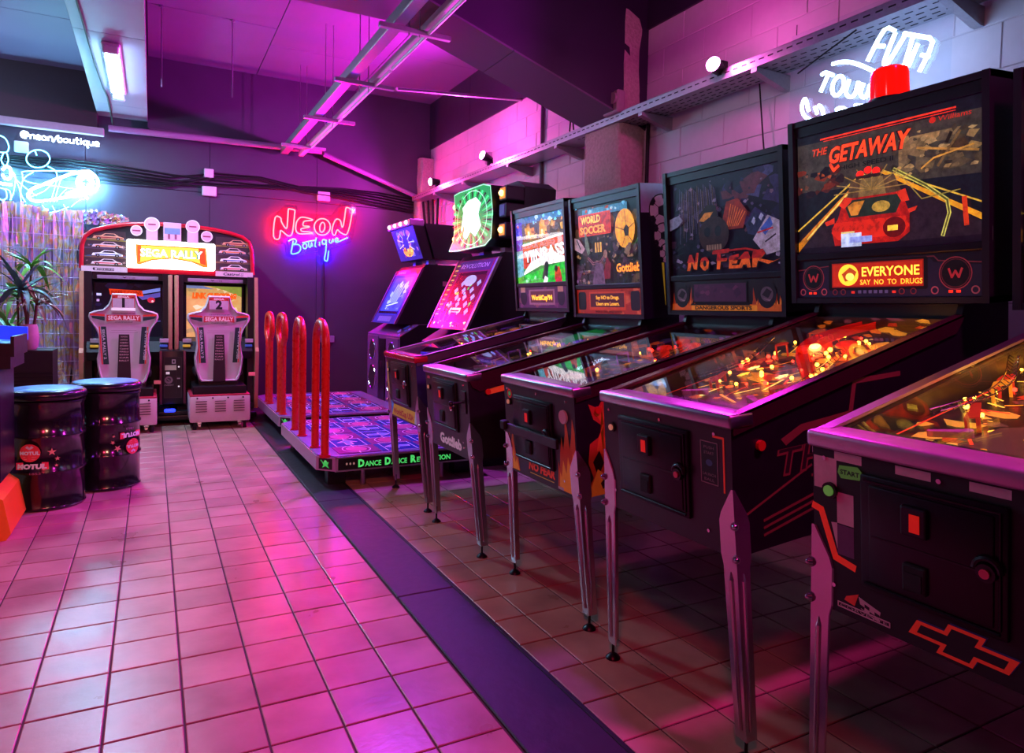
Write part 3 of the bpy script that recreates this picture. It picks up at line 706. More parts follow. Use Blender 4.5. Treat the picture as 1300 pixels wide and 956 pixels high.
def make_pinball(name, label, xf, yc, z0, h, o):
    root = thing(name, label, 'pinball machine', (xf, yc, 0), 0, 'pinball machines along the right wall')
    PH = math.radians(o.get('pitch', 5.0)); MC = Matrix.Translation((0, 0, z0)) @ Matrix.Rotation(-PH, 4, 'Y')
    W = .28; L = 1.30; xb = 1.05; zb = .567; hs = h - .02
    sl = (zb - h) / xb
    side = [(0, 0), (L, 0), (L, .60), (1.04, .60), (1.02, zb - .012), (0, hs)]
    cab = MB()
    for y0, y1 in ((-W, -W + .02), (W - .02, W)): cab.prism(side, y0, y1, 'y')
    cab.box(0, .02, -W + .02, W - .02, 0, hs).box(L - .02, L, -W + .02, W - .02, 0, .60).box(.02, L - .02, -W + .02, W - .02, 0, .015).box(1.05, L, -W + .02, W - .02, .585, .60).box(1.05, 1.065, -W + .02, W - .02, .2, .585)
    cab.build('cabinet', M_BLACK, root, MC)
    rail_m = o.get('rail', M_STEEL); rd = o.get('rail_drop', .045)
    for s in (-1, 1):
        r = MB()
        pts = [(.005, h - rd), (.985, h + sl * .985 - rd), (1.03, h + sl * 1.03 - .006), (1.03, h + sl * 1.03 + .004), (.005, h + .004)]
        if o.get('rail_round'): pts = [(.06, h - rd - .005), (.985, h + sl * .985 - rd), (1.03, h + sl * 1.03 - .006), (1.03, h + sl * 1.03 + .004), (.005, h + .004), (.005, h - .02), (.02, h - rd + .02)]
        r.prism(pts, s * W, s * (W + .006), 'y')
        r.prism([(.005, h - .002), (1.03, h + sl * 1.03 - .002), (1.03, h + sl * 1.03 + .006), (.005, h + .006)], s * (W - .022), s * (W + .006), 'y')
        r.build('side_rail', rail_m, root, MC)
    # lockdown bar
    MB().rbox(-.012, .075, -W - .010, W + .010, h - .028, h + .010, .009, 3).build('lockdown_bar', o.get('bar', M_STEEL), root, MC, smooth=40)
    MB().prism([(.07, h + .003), (1.035, h + .003 + sl * .965 * 1.0), (1.035, h + .007 + sl * .965), (.07, h + .007)], -W + .021, W - .021, 'y').build('playfield_glass', M_GLASS, root, MC)
    # playfield inside
    PF = MC @ Matrix.Translation((.075, 0, h - .058)) @ Matrix.Rotation(-math.atan2((zb - .098) - (h - .058), .95), 4, 'Y')
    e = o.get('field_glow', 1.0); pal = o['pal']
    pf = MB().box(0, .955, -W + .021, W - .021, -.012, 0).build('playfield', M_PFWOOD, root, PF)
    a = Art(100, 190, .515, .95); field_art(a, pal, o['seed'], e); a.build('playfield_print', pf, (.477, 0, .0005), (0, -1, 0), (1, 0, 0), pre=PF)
    ap = MB().prism([(0, 0), (.12, 0), (.13, .018), (.0, .040)], -W + .022, W - .022, 'y').build('apron', M_DARKPL, root, PF)
    a = Art(60, 12, .46, .09); a.poly([(0, 0), (60, 0), (56, 12), (44, 6), (16, 6), (4, 12)], pal[1], .05); a.poly([(3, 1), (16, 1), (16, 6), (5, 9)], 'd8c8b0', .05); a.poly([(44, 1), (57, 1), (55, 9), (44, 6)], 'd8c8b0', .05)
    a.build('apron_print', ap, (.062, 0, .0305), (0, -1, 0), (.9860, 0, -.1668), pre=PF)
    for s in (-1, 1):
        M2 = PF @ Matrix.Translation((.20, s * .095, .018)) @ Matrix.Rotation(s * math.radians(-62), 4, 'Z')
        f = MB().cyl((0, 0, -.006), (0, 0, .010), .012, n=12).prism([(0, -.011), (0, .011), (-.0, .011), (-.075, .006), (-.078, 0), (-.075, -.006)], -.005, .009, 'z'); f.build('flipper', M_RUBW, root, M2)
        sl_ = MB().prism([(.25, s * .13), (.36, s * .17), (.37, s * .155), (.27, s * .105)], .034, .037, 'z')
        for px_, py_ in ((.26, .13), (.36, .165), (.27, .11)): sl_.cyl((px_, s * py_, 0), (px_, s * py_, .034), .005, n=8)
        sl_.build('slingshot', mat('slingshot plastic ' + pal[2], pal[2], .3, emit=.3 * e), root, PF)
    cm = o['cap']
    for bx, by in ((.66, .07), (.74, -.03), (.79, .09)):
        MB().cyl((bx, by, 0), (bx, by, .04), .020, n=14).lathe([(.034, .04), (.036, .046), (.030, .052), (.004, .056)], 16, Matrix.Translation((bx, by, 0))).build('bumper', cm, root, PF, smooth=40)
    # wire ramp and plastic ramp
    def wire(pts, nm, m):
        w = MB()
        P = [Vector(p) for p in pts]
        for dy in (-.013, .013): w.tube([p + Vector((0, dy, 0)) for p in P], .0016, 6)
        for k in range(0, len(P)): w.tube([P[k] + Vector((0, -.013, 0)), P[k] + Vector((0, 0, -.010)), P[k] + Vector((0, .013, 0))], .0014, 5)
        w.build(nm, m, root, PF)
    wire([(.20 + .02 * k, -.20 + .0006 * k * k * .3, .044 + .0013 * k) for k in range(22)], 'wire_ramp', M_CHROME)
    wire([(.26 + .022 * k, .20 - .05 * math.sin(k / 5), .042 + .0017 * k) for k in range(20)], 'wire_ramp', M_CHROME)
    rm = o.get('ramp', M_RAMPC); q = []
    for k in range(13):
        t = k / 12; q.append(Vector((.45 + .45 * t, -.10 + .18 * math.sin(t * 2.6), .010 + .050 * t)))
    rp = MB()
    for side_ in (-.024, .024): rp.add([tuple(p + Vector((0, side_, 0))) for p in q] + [tuple(p + Vector((0, side_ * 1.1, .026))) for p in q], [(i, i + 1, i + 14, i + 13) for i in range(12)])
    rp.add([tuple(p + Vector((0, -.024, 0))) for p in q] + [tuple(p + Vector((0, .024, 0))) for p in q], [(i, i + 1, i + 14, i + 13) for i in range(12)])
    rp.build('plastic_ramp', rm, root, PF)
    R = random.Random(o['seed'] + 5)
    for k in range(9):
        bx = R.uniform(.40, .92); by = R.choice((-1, 1)) * R.uniform(.14, .23); c = pal[1 + k % (len(pal) - 1)]
        n = R.randint(4, 6); r = R.uniform(.03, .06)
        pts = [(bx + r * R.uniform(.6, 1.3) * math.cos(2 * PI * i / n), max(-.255, min(.255, by + .7 * r * R.uniform(.6, 1.2) * math.sin(2 * PI * i / n)))) for i in range(n)]
        zz = R.uniform(.035, .06)
        m = MB().prism(pts, zz, zz + .003, 'z')
        for i in (0, n // 2): m.cyl((pts[i][0] * .9 + bx * .1, pts[i][1] * .9 + by * .1, 0), (pts[i][0] * .9 + bx * .1, pts[i][1] * .9 + by * .1, zz), .004, n=6)
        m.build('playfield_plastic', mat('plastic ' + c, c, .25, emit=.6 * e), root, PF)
    bu = MB(); br = MB()
    for k in range(o.get('bulbs', 26)):
        bx, by = R.uniform(.30, .93), R.uniform(-.24, .24); (bu if R.random() < o.get('amber', .7) else br).ball((bx, by, R.uniform(.012, .03)), R.uniform(.004, .008), 8, 5)
    if bu.v: stuff(bu.build('lamp_bulbs', o.get('bulb', M_AMBER), root, PF))
    if br.v: stuff(br.build('red_lamp_bulbs', M_REDBULB, root, PF))
    a = Art(100, 30, .51, .085); a.rect(0, 0, 100, 30, pal[0], .1 * e); a.specks(0, 0, 100, 30, 24, pal, .5 * e, 3, 8, o['seed'] + 9)
    a.build('playfield_back_print', root, (.953, 0, .044), (0, -1, 0), (0, 0, 1), pre=PF)
    if o.get('inner'): lamp('playfield_light', 'POINT', tuple(Matrix.Translation((xf, yc, 0)) @ PF @ Vector((.62, 0, .07))), (1, .42, .10), o['inner'], None, .03)
    # backbox
    bx0 = 1.015; bd = .235; BW = o.get('bw', .37); zb0, zb1 = .605, 1.315
    bb = MB()
    bb.box(bx0 + bd - .018, bx0 + bd, -BW, BW, zb0, zb1).box(bx0 - .004, bx0 + bd, -BW, BW, zb1 - .022, zb1).box(bx0 - .004, bx0 + bd, -BW, BW, zb0, zb0 + .02)
    for s in (-1, 1): bb.prism([(bx0 - .006, zb0), (bx0 + bd, zb0), (bx0 + bd, zb1), (bx0 - .010, zb1)], s * BW, s * (BW - .022), 'y')
    bb.box(bx0 + .02, bx0 + bd - .02, -BW + .022, BW - .022, zb0 + .02, zb1 - .06)
    bb.box(bx0 + .004, bx0 + .03, -BW + .022, BW - .022, zb1 - .06, zb1 - .022)
    bb.build('backbox', o.get('case', M_BLACK), root, MC)
    tw = o.get('trim', M_BLACKMET)
    MB().rbox(bx0 - .002, bx0 + .022, -BW + .022, BW - .022, .772, .800, .004, 2).build('glass_trim', tw, root, MC)
    MB().box(bx0 + .008, bx0 + .022, -BW + .022, BW - .022, .626, .772).build('speaker_panel', M_DARKPL, root, MC)
    w = 2 * (BW - .026)
    a = Art(100, 64, w, .452); o['glass'](a)
    a.build('backglass', root, (bx0 + .0155, 0, 1.026), (0, -1, 0), (0, 0, 1), print_mat('backglass print %d' % o['seed'], .3, o.get('glow', 1.0), .6), pre=MC)
    a = Art(100, 20, w, .142); o['panel'](a)
    a.build('speaker_panel_print', root, (bx0 + .0075, 0, .699), (0, -1, 0), (0, 0, 1), print_mat('panel print %d' % o['seed'], .4, o.get('glow', 1.0), .15), pre=MC)
    MB().box(bx0 + .004, bx0 + .007, -BW + .023, BW - .023, .800, 1.254).build('backbox_glass', M_GLASS, root, MC)
    MB().box(bx0 + .05, bx0 + .18, -.12, .12, .598, .606).build('backbox_hinge', M_BLACKMET, root, MC)
    # legs
    lm = o.get('leg', M_LEG)
    for s in (-1, 1):
        c = MC @ Vector((0, s * W, .185)); leg(root, c, -1, s, (c.x + .055, s * (W + .028)), lm)
        c = MC @ Vector((L, s * W, .14)); leg(root, c, 1, s, (c.x + .045, s * (W + .028)), lm)
    # coin door
    dz0, dz1, dy0, dy1 = o.get('door', (.045, h - .06, -.135, .175))
    d = MB().rbox(-.010, .002, dy0, dy1, dz0, dz1, .010, 2).rbox(-.014, -.006, dy0 + .022, dy1 - .022, dz0 + .02, dz1 - .02, .004, 2)
    d.tube([(-.012, dy0 + .012, dz0 + .02), (-.012, dy0 + .012, dz1 - .012), (-.012, dy1 - .012, dz1 - .012)], .003, 6).tube([(-.012, dy1 - .012, dz0 + .012), (-.012, dy0 + .012, dz0 + .012)], .003, 6)
    door = d.build('coin_door', M_DOOR, root, MC, smooth=35)
    cy = (dy0 + dy1) / 2 + .02; cz = dz0 + (dz1 - dz0) * .72
    MB().rbox(-.024, -.010, cy - .026, cy + .026, cz - .030, cz + .030, .004, 2).build('coin_slot', M_BLACKMET, door, MC)
    MB().box(-.0255, -.022, cy - .014, cy + .006, cz - .020, cz + .016).build('coin_slot_light', M_REDLAMP, door, MC)
    c2 = dz0 + (dz1 - dz0) * .25
    MB().rbox(-.022, -.010, cy - .024, cy + .024, c2 - .028, c2 + .028, .004, 2).box(-.0235, -.021, cy - .016, cy + .016, c2 - .022, c2 + .012).build('coin_return', M_RUBBER, door, MC)
    MB().box(-.0155, -.013, dy0 + .03, dy1 - .03, (cz + c2) / 2 - .002, (cz + c2) / 2 + .002).build('door_rib', M_BLACKMET, door, MC)
    ly = dy0 + .03; lz = (dz0 + dz1) / 2
    lk = MB().cyl((-.012, ly, lz), (-.026, ly, lz), .017, n=16).tube([(-.018, ly + .022 * math.cos(t), lz + .022 * math.sin(t) + .004) for t in [PI * (.0 + k / 8) for k in range(9)]], .006, 8)
    lk.build('door_lock', M_CHROME if o.get('chrome_lock') else M_BLACKMET, door, MC, smooth=40)
    MB().cyl((-.025, ly, lz), (-.030, ly, lz), .009, n=12).build('lock_barrel', mat('pink brass lock', 'c05a6a', .3, metal=.6), door, MC)
    # buttons on front and sides
    by = W - .045
    if o.get('start', True): MB().cyl((0, by, h - .105), (-.006, by, h - .105), .016, n=16).build('start_button_ring', M_BLACKMET, root, MC)
    if o.get('start', True): MB().cyl((-.005, by, h - .105), (-.010, by, h - .105), .010, n=14).build('start_button', mat('pale start button', 'e0a080', .3, emit=.25), root, MC)
    for s in (-1, 1):
        MB().cyl((.10, s * W, h - .085), (.10, s * (W + .010), h - .085), .014, n=14).build('flipper_button', o.get('btn', M_BUTTON), root, MC)
    # plunger
    if o.get('plunger', True):
        py_ = -W + .055; pz = h - .13
        p = MB().rbox(-.006, .001, py_ - .026, py_ + .026, pz - .055, pz + .055, .006, 2).build('shooter_plate', M_BLACKMET, root, MC)
        MB().cyl((-.004, py_, pz), (-.060, py_, pz), .006, n=10).lathe([(.004, 0), (.012, .004), (.015, .012), (.012, .020), (.004, .023)], 14, Matrix.Translation((-.058, py_, pz)) @ Matrix.Rotation(-PI / 2, 4, 'Y')).build('plunger', M_BLACKMET, p, MC, smooth=40)
    for y, z in ((W - .03, h - .05), (.0, h - .045), (-W + .06, h - .05), (W - .05, .06), (-W + .09, .05)):
        MB().cyl((0, y, z), (-.003, y, z), .005, n=8).build('screw', M_CHROME, root, MC)
    if 'front' in o:
        a = Art(112, h / .56 * 112 * 1.0, .56, h); o['front'](a, h / .56 * 112); a.build('front_print', root, (-.0008, 0, h / 2), (0, -1, 0), (0, 0, 1), SATIN, pre=MC)
    if 'side' in o:
        a = Art(260, 120, 1.30, .60); o['side'](a); a.build('side_print', root, (.65, -W - .0008, .30), (1, 0, 0), (0, 0, 1), SATIN, pre=MC)
    if 'bbside' in o:
        a = Art(50, 150, bd, zb1 - zb0); o['bbside'](a); a.build('backbox_side_print', root, (bx0 + bd / 2, -BW - .0008, (zb0 + zb1) / 2), (1, 0, 0), (0, 0, 1), PRINT, pre=MC)
    return root, MC

# -------- cabinet prints
def front_skull(a, H_):
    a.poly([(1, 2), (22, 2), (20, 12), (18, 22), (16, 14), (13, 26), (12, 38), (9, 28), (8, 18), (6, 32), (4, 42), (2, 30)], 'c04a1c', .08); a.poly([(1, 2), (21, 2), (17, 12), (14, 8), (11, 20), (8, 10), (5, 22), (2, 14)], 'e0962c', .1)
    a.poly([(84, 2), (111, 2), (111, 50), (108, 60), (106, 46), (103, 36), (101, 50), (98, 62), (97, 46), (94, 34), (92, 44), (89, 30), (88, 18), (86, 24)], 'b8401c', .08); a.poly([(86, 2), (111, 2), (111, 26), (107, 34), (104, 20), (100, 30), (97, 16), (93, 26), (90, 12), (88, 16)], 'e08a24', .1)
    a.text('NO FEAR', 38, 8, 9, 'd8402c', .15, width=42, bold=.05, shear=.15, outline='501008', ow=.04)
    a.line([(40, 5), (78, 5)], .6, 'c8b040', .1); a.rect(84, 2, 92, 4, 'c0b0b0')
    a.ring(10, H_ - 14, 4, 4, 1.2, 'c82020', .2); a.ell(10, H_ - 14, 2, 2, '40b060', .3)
def side_skull(a):
    for dx, dy in ((0, 0), (78, 12), (152, 20)):
        q = lambda L: [(x + dx, y + (dy if y > 1 else 0)) for x, y in L]
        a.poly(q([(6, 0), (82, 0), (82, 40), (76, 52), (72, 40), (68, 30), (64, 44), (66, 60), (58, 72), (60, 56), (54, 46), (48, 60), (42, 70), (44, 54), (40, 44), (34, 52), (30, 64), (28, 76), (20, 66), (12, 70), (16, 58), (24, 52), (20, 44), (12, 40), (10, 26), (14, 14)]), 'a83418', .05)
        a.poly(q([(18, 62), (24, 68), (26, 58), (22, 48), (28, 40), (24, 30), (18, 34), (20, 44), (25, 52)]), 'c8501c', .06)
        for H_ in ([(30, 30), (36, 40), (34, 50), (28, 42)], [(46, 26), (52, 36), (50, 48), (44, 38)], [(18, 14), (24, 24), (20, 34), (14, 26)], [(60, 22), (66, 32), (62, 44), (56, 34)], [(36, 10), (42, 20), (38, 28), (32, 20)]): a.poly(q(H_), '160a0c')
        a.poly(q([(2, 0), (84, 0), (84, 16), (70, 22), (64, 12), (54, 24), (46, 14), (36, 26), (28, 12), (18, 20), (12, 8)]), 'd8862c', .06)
        for H_ in ([(22, 4), (28, 8), (26, 14), (20, 9)], [(50, 4), (58, 9), (54, 16), (48, 10)]): a.poly(q(H_), '2a120c')
def front_road(a, H_):
    a.line([(99, 63), (106.5, 63), (106.5, 34)], 1.2, 'c82c1c', .2)
    a.rect(89, 36, 102.6, 60, '100c12'); a.line([(89.6, 36.6), (102, 36.6), (102, 59.4), (89.6, 59.4)], .6, '8a7078', 0, True)
    a.text('PUSH', 92, 55.6, 2.2, '8a7078', 0, width=7.5); a.text('START', 92, 52.6, 2.2, '8a7078', 0, width=7.5); a.ell(95.8, 48, 2.4, 1.8, '3a4a70', .03); a.text('LAUNCH', 91, 40.8, 2.2, '8a7078', 0, width=9.5); a.text('BALL', 92, 38, 2.2, '8a7078', 0, width=7.5)
def side_road(a):
    c = '6a2628'
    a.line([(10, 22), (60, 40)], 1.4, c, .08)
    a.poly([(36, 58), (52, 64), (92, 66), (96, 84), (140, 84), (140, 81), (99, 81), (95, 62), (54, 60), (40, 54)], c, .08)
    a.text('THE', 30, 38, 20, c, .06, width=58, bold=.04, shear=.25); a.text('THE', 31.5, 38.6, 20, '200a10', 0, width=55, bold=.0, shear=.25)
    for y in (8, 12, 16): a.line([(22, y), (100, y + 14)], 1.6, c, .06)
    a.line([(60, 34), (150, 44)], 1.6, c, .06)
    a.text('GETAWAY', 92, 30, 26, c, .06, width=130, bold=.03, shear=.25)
def front_gott(a, H_):
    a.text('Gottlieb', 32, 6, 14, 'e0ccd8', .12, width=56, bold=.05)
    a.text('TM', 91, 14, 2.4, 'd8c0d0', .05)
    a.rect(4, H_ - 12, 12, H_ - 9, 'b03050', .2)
def side_stripes(a):
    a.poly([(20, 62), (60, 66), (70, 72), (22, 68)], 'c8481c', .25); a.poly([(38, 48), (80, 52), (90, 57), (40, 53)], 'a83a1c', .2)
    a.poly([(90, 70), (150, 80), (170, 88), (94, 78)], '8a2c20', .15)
def front_cup(a, H_):
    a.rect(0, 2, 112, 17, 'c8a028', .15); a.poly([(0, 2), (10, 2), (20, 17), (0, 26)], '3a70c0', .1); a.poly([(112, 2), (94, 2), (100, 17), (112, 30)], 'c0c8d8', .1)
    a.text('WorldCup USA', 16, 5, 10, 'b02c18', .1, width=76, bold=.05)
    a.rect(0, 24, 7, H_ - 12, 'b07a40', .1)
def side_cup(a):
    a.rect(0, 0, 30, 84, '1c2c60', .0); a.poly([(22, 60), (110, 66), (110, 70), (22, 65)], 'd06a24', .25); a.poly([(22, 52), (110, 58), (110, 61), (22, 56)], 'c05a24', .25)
def bbside_soccer(a):
    a.rect(0, 0, 50, 150, '17142a')
    a.poly([(0, 118), (50, 118), (50, 150), (0, 150)], 'a8b8d8')
    a.poly([(12, 118), (50, 90), (50, 118)], '3a4a80')
    for x, y, r in ((30, 120, 19), (31, 92, 15), (35, 72, 12)):
        a.ell(x, y, r, r, 'e8e8f4'); a.ring(x, y, r, r, 1.4, '20202c')
        a.poly([(x + r * .36 * math.cos(2 * PI * k / 5), y + r * .36 * math.sin(2 * PI * k / 5)) for k in range(5)], '20202c')
        for k in range(5):
            t = 2 * PI * k / 5; a.poly([(x + r * .98 * math.cos(t + d_) * f_, y + r * .98 * math.sin(t + d_) * f_) for d_, f_ in ((-.3, 1), (.3, 1), (.22, .72), (-.22, .72))], '20202c')
            a.line([(x + r * .36 * math.cos(t), y + r * .36 * math.sin(t)), (x + r * .72 * math.cos(t), y + r * .72 * math.sin(t))], .8, '20202c')
    for i, (x0, x1, c) in enumerate(((28, 30, 'd8c838'), (33, 33, '3a50c0'), (38, 36, 'e0d040'), (43, 38, '4060d0'))):
        a.poly([(x0 - 1.6, 62), (x0 + 1.8, 62), (x1 + .4, 14 + 4 * i), (x1 - .2, 14 + 4 * i)], c, .1)
def front_chev(a, H_):
    w = 'd8b4bc'
    a.rect(0, 0, 112, H_, '130f14')
    a.rect(.5, H_ - 24, 12, H_ - 9.5, w); a.rect(11, H_ - 10, 24, H_ - 6, w); a.rect(12, H_ - 38, 20, H_ - 24, w); a.poly([(9, H_ - 38.5), (12, H_ - 38), (12, H_ - 50)], w); a.rect(12, H_ - 52, 20, H_ - 38.5, '6a4068')
    a.rect(38.8, H_ - 10, 53, H_ - 6.4, w); a.rect(67, H_ - 10, 81, H_ - 6.4, w)
    a.line([(0, H_ - 33), (4, H_ - 34), (11, H_ - 54), (20, H_ - 56)], 3.2, 'e02c1c', .25)
    a.rect(30, H_ - 50, 40, H_ - 60, '5a1c1c')
    a.poly([(16, 9), (22, 12), (20, 6), (15, 7)], 'd02c28', .1); a.poly([(22, 11), (32, 8), (31, 3), (23, 6)], w)
    for i in range(4):
        for j in range(3):
            if (i + j) % 2: a.poly([(22.4 + i * 2.3, 9.6 - i * .8 - j * 1.6), (24.7 + i * 2.3, 8.9 - i * .8 - j * 1.6), (24.6 + i * 2.3, 7.4 - i * .8 - j * 1.6), (22.4 + i * 2.3, 8.1 - i * .8 - j * 1.6)], '131016')
    a.line([(12, 3.2), (36, 3.2), (36, 5.2), (12, 5.2)], .6, w, 0, True); a.text('CORVETTE', 13, 3.6, 1.6, w, 0, width=22)
    bt_ = [(44, 5), (47.4, 11.5), (58, 11.5), (59.6, 15), (73, 15), (71.4, 11.5), (84, 11.5), (80.6, 5), (70, 5), (68.4, 1.5), (55, 1.5), (56.6, 5)]
    a.poly([(x + .8, y + .8) for x, y in bt_], '2a3a70'); a.poly(bt_, 'd82c1c', .2)
    a.poly([(47.4, 6.4), (49, 10.1), (59.2, 10.1), (60.8, 13.6), (70.6, 13.6), (69, 10.1), (80.6, 10.1), (79, 6.4), (68.8, 6.4), (67.2, 2.9), (57.4, 2.9), (59, 6.4)], '141016')
    a.text('ZR-1', 90, 2, 9, 'e02c1c', .2, width=21, bold=.05, shear=.2, outline='3a3a90', ow=.05)
    a.rect(88, .4, 108, 2, w)

make_pinball('pinball_machine', 'black pinball machine with a yellow sticker low on its front, farthest along the row', 1.37, 3.99, .490, .405,
    dict(pal=['3a2848', 'd8a030', '8a50c0', 'c04a90', '60b0d0'], seed=101, cap=M_CAPY, glass=glass_cup, panel=panel_cup, front=front_cup, side=side_cup, glow=1.15, field_glow=.35, bulbs=10, leg=M_STEEL, door=(.10, .36, -.14, .17), chrome_lock=True, bw=.355, plunger=False,
         bar=mat('red lacquered bar', 'c02040', .22, metal=.4), case=M_BLACK))
make_pinball('pinball_machine', 'black soccer pinball machine with silver maker name under its coin door', 1.345, 3.20, .460, .410,
    dict(pal=['2a2838', '40c080', 'd0a040', '9a5ac0', 'c8d8e0'], seed=202, cap=M_CAPB, glass=glass_soccer, panel=panel_soccer, front=front_gott, side=side_stripes, bbside=bbside_soccer, glow=.95, field_glow=.45, bulbs=14, leg=M_STEEL, rail=M_RAILDARK, rail_drop=.075, rail_round=True, ramp=M_RAMPG, chrome_lock=True, bw=.338, door=(.115, .365, -.14, .17)))
make_pinball('pinball_machine', 'black pinball machine with orange flames painted on its sides', 1.392, 2.36, .488, .408,
    dict(pal=['2c1c30', 'a03cb0', 'd86a20', '6a3c9a', '404060'], seed=303, cap=M_CAPR, glass=glass_skull, panel=panel_skull, front=front_skull, side=side_skull, glow=.8, field_glow=.45, bulbs=16, rail=M_RAILDARK, plunger=False, door=(.07, .34, -.12, .19)))
g4, mc4 = make_pinball('pinball_machine', 'black pinball machine with a red beacon on top of its backbox', 1.345, 1.555, .545, .372,
    dict(pal=['34181c', 'd86a20', 'b02818', 'e0a030', '6a3040'], seed=404, cap=M_CAPR, glass=glass_road, panel=panel_road, front=front_road, side=side_road, glow=1.0, field_glow=1.7, bulbs=70, inner=.6, rail=M_RAILDARK, ramp=M_RAMPR, plunger=False, start=True, door=(.062, .315, -.125, .195)))
g5, mc5 = make_pinball('pinball_machine', 'nearest pinball machine, with a chequered and red striped black front', 1.355, .755, .525, .395,
    dict(pal=['2a1a18', 'd88a20', 'c02c18', 'f0b840', '5a3a34'], seed=505, cap=M_CAPR, glass=glass_road, panel=panel_road, front=front_chev, glow=1.7, field_glow=2.2, bulbs=80, inner=.6, amber=.85, start=False, door=(.085, .332, -.125, .16), ramp=M_RAMPR, bar=mat('pink lit bar', 'c8a0c0', .35, metal=.5), plunger=True))  # bar colour carries the magenta lamp's pink
# beacon on the fourth machine
bc = MB().lathe([(.068, 0), (.070, .012), (.070, .018)], 28).build('beacon', M_BLACKMET, g4, mc4 @ Matrix.Translation((1.12, .02, 1.315)), smooth=40)
M_BEACON = mat('red beacon dome', 'd8140c', 0.12, emit=.75, ecol=rgb('ff1408'), vary=.3, scale=12)
MB().lathe([(.064, .016), (.062, .10), (.058, .118), (.045, .126), (.01, .129)], 28).build('beacon_dome', M_BEACON, bc, mc4 @ Matrix.Translation((1.12, .02, 1.315)), smooth=40)
# hasp bar across the flame machine's coin door, and stickers on the nearest machine's front
for o_ in bpy.data.objects:
    if o_.get('label', '').startswith('black pinball machine with orange flames'):
        mc3 = Matrix.Translation((0, 0, .488)) @ Matrix.Rotation(-math.radians(5), 4, 'Y')
        hb = MB().rbox(-.032, -.018, -.19, .245, .175, .215, .004, 2).build('security_bar', M_BLACKMET, o_, mc3)
        MB().rbox(-.045, -.016, .215, .255, .185, .225, .006, 2).build('padlock', M_RUBBER, hb, mc3)
        MB().cyl((0, -.205, .30), (-.008, -.205, .30), .026, n=20).build('launch_button', mat('rosy button', 'b06a80', .3, emit=.1), o_, mc3)
tg = Art(30, 20, .06, .04); tg.poly([(4, 2), (26, 4), (30, 12), (24, 18), (2, 16), (0, 8)], '5a9a40', .15); tg.text('START', 3, 7, 7, '102010', 0, width=23, bold=.04); tg.build('start_tag', g5, (-.004, .185, .325), (0, -1, 0), (0, 0, 1), SATIN, pre=mc5)
MB().cyl((0, .235, .275), (-.008, .235, .275), .018, n=18).build('green_button_ring', M_BLACKMET, g5, mc5)
MB().cyl((-.006, .235, .275), (-.011, .235, .275), .012, n=16).build('green_button', mat('green button', '6ab850', .3, emit=.25), g5, mc5)
# ================================================================== twin racing cabinet
M_RED = mat('red plastic trim', 'c8142c', 0.3, vary=.08)
M_SEAT = mat('white seat shell', 'd8cdd2', 0.32, vary=.05)
M_WOODEDGE = mat('tan edge board', 'b58a66', 0.5, vary=.15)
M_PED = mat('pale pedestal steel', 'd4c2c4', 0.45, vary=.06)
M_SIGNLIT = mat('lit white sign', 'ffffff', 0.4, emit=4, ecol=(1, .95, .84))
rc = thing('racing_cabinet', 'twin seat racing cabinet with lit white sign and red arch', 'arcade machine', (.197, 7.7, 0))
def RX(x): return x - .197
def RY(y): return y - 7.7
def rb(nm, x0, x1, y0, y1, z0, z1, m, r=.006, par=None): return MB().rbox(RX(x0), RX(x1), RY(y0), RY(y1), z0, z1, r, 2).build(nm, m, par or rc, smooth=40)
# bodies of the two monitors
for x0, x1 in ((-.57, .155), (.22, .945)):
    m = MB()
    for a, b in ((x0, x0 + .06), (x1 - .06, x1)): m.box(RX(a), RX(b), RY(7.62), RY(8.42), .10, 1.47)
    m.box(RX(x0), RX(x1), RY(8.36), RY(8.42), .10, 1.47).box(RX(x0), RX(x1), RY(7.70), RY(8.42), 1.40, 1.47).box(RX(x0), RX(x1), RY(7.55), RY(8.42), .10, .16).box(RX(x0 + .06), RX(x1 - .06), RY(7.9), RY(8.36), .16, .70)
    m.build('monitor_housing', M_BLACK, rc)
    d = MB().prism([(RY(7.60), .62), (RY(7.55), .70), (RY(7.60), .80), (RY(7.90), .84), (RY(7.90), .60)], RX(x0 + .02), RX(x1 - .02), 'x').build('dashboard', M_DARKPL, rc)
    cx = (x0 + x1) / 2
    ring = [(RX(cx + .14 * math.cos(t)), RY(7.50 - .05 * math.sin(t)), .84 + .13 * math.sin(t)) for t in [2 * PI * k / 28 for k in range(28)]]
    sw = MB().tube(ring, .014, 8, True).cyl((RX(cx), RY(7.51), .84), (RX(cx), RY(7.60), .80), .035, n=14)
    for t in (.3, PI - .3, -PI / 2): sw.tube([(RX(cx), RY(7.51), .84), (RX(cx + .14 * math.cos(t)), RY(7.50 - .05 * math.sin(t)), .84 + .13 * math.sin(t))], .010, 6)
    sw.build('steering_wheel', M_RUBBER, d, smooth=40)
    for s, c in ((x0 + .05, 'c8a030'), (x1 - .09, '3050a0')):
        MB().rbox(RX(s), RX(s + .07), RY(7.555), RY(7.57), .745, .77, .003, 1).build('button_light', mat('dash light ' + c, c, .4, emit=.4), d)
        MB().rbox(RX(s), RX(s + .08), RY(7.56), RY(7.58), .79, .83, .003, 1).build('dash_label', mat('pale dash label', 'b09aa8', .5), d)
    # header strip over the screen
    MB().rbox(RX(x0 + .10), RX(x1 - .10), RY(7.685), RY(7.70), 1.405, 1.44, .003, 1).build('header_strip', mat('header strip', '9a7a94', .45), rc)
    a = Art(100, 8, .5, .035); a.poly([(40, 6), (44, 2), (48, 6), (46, 6), (44, 4), (42, 6)], '1c1018'); a.text('- 10', 52, 2, 5, '1c1018', width=10); a.build('header_print', rc, (RX(cx), RY(7.684), 1.422), (1, 0, 0), (0, 0, 1))
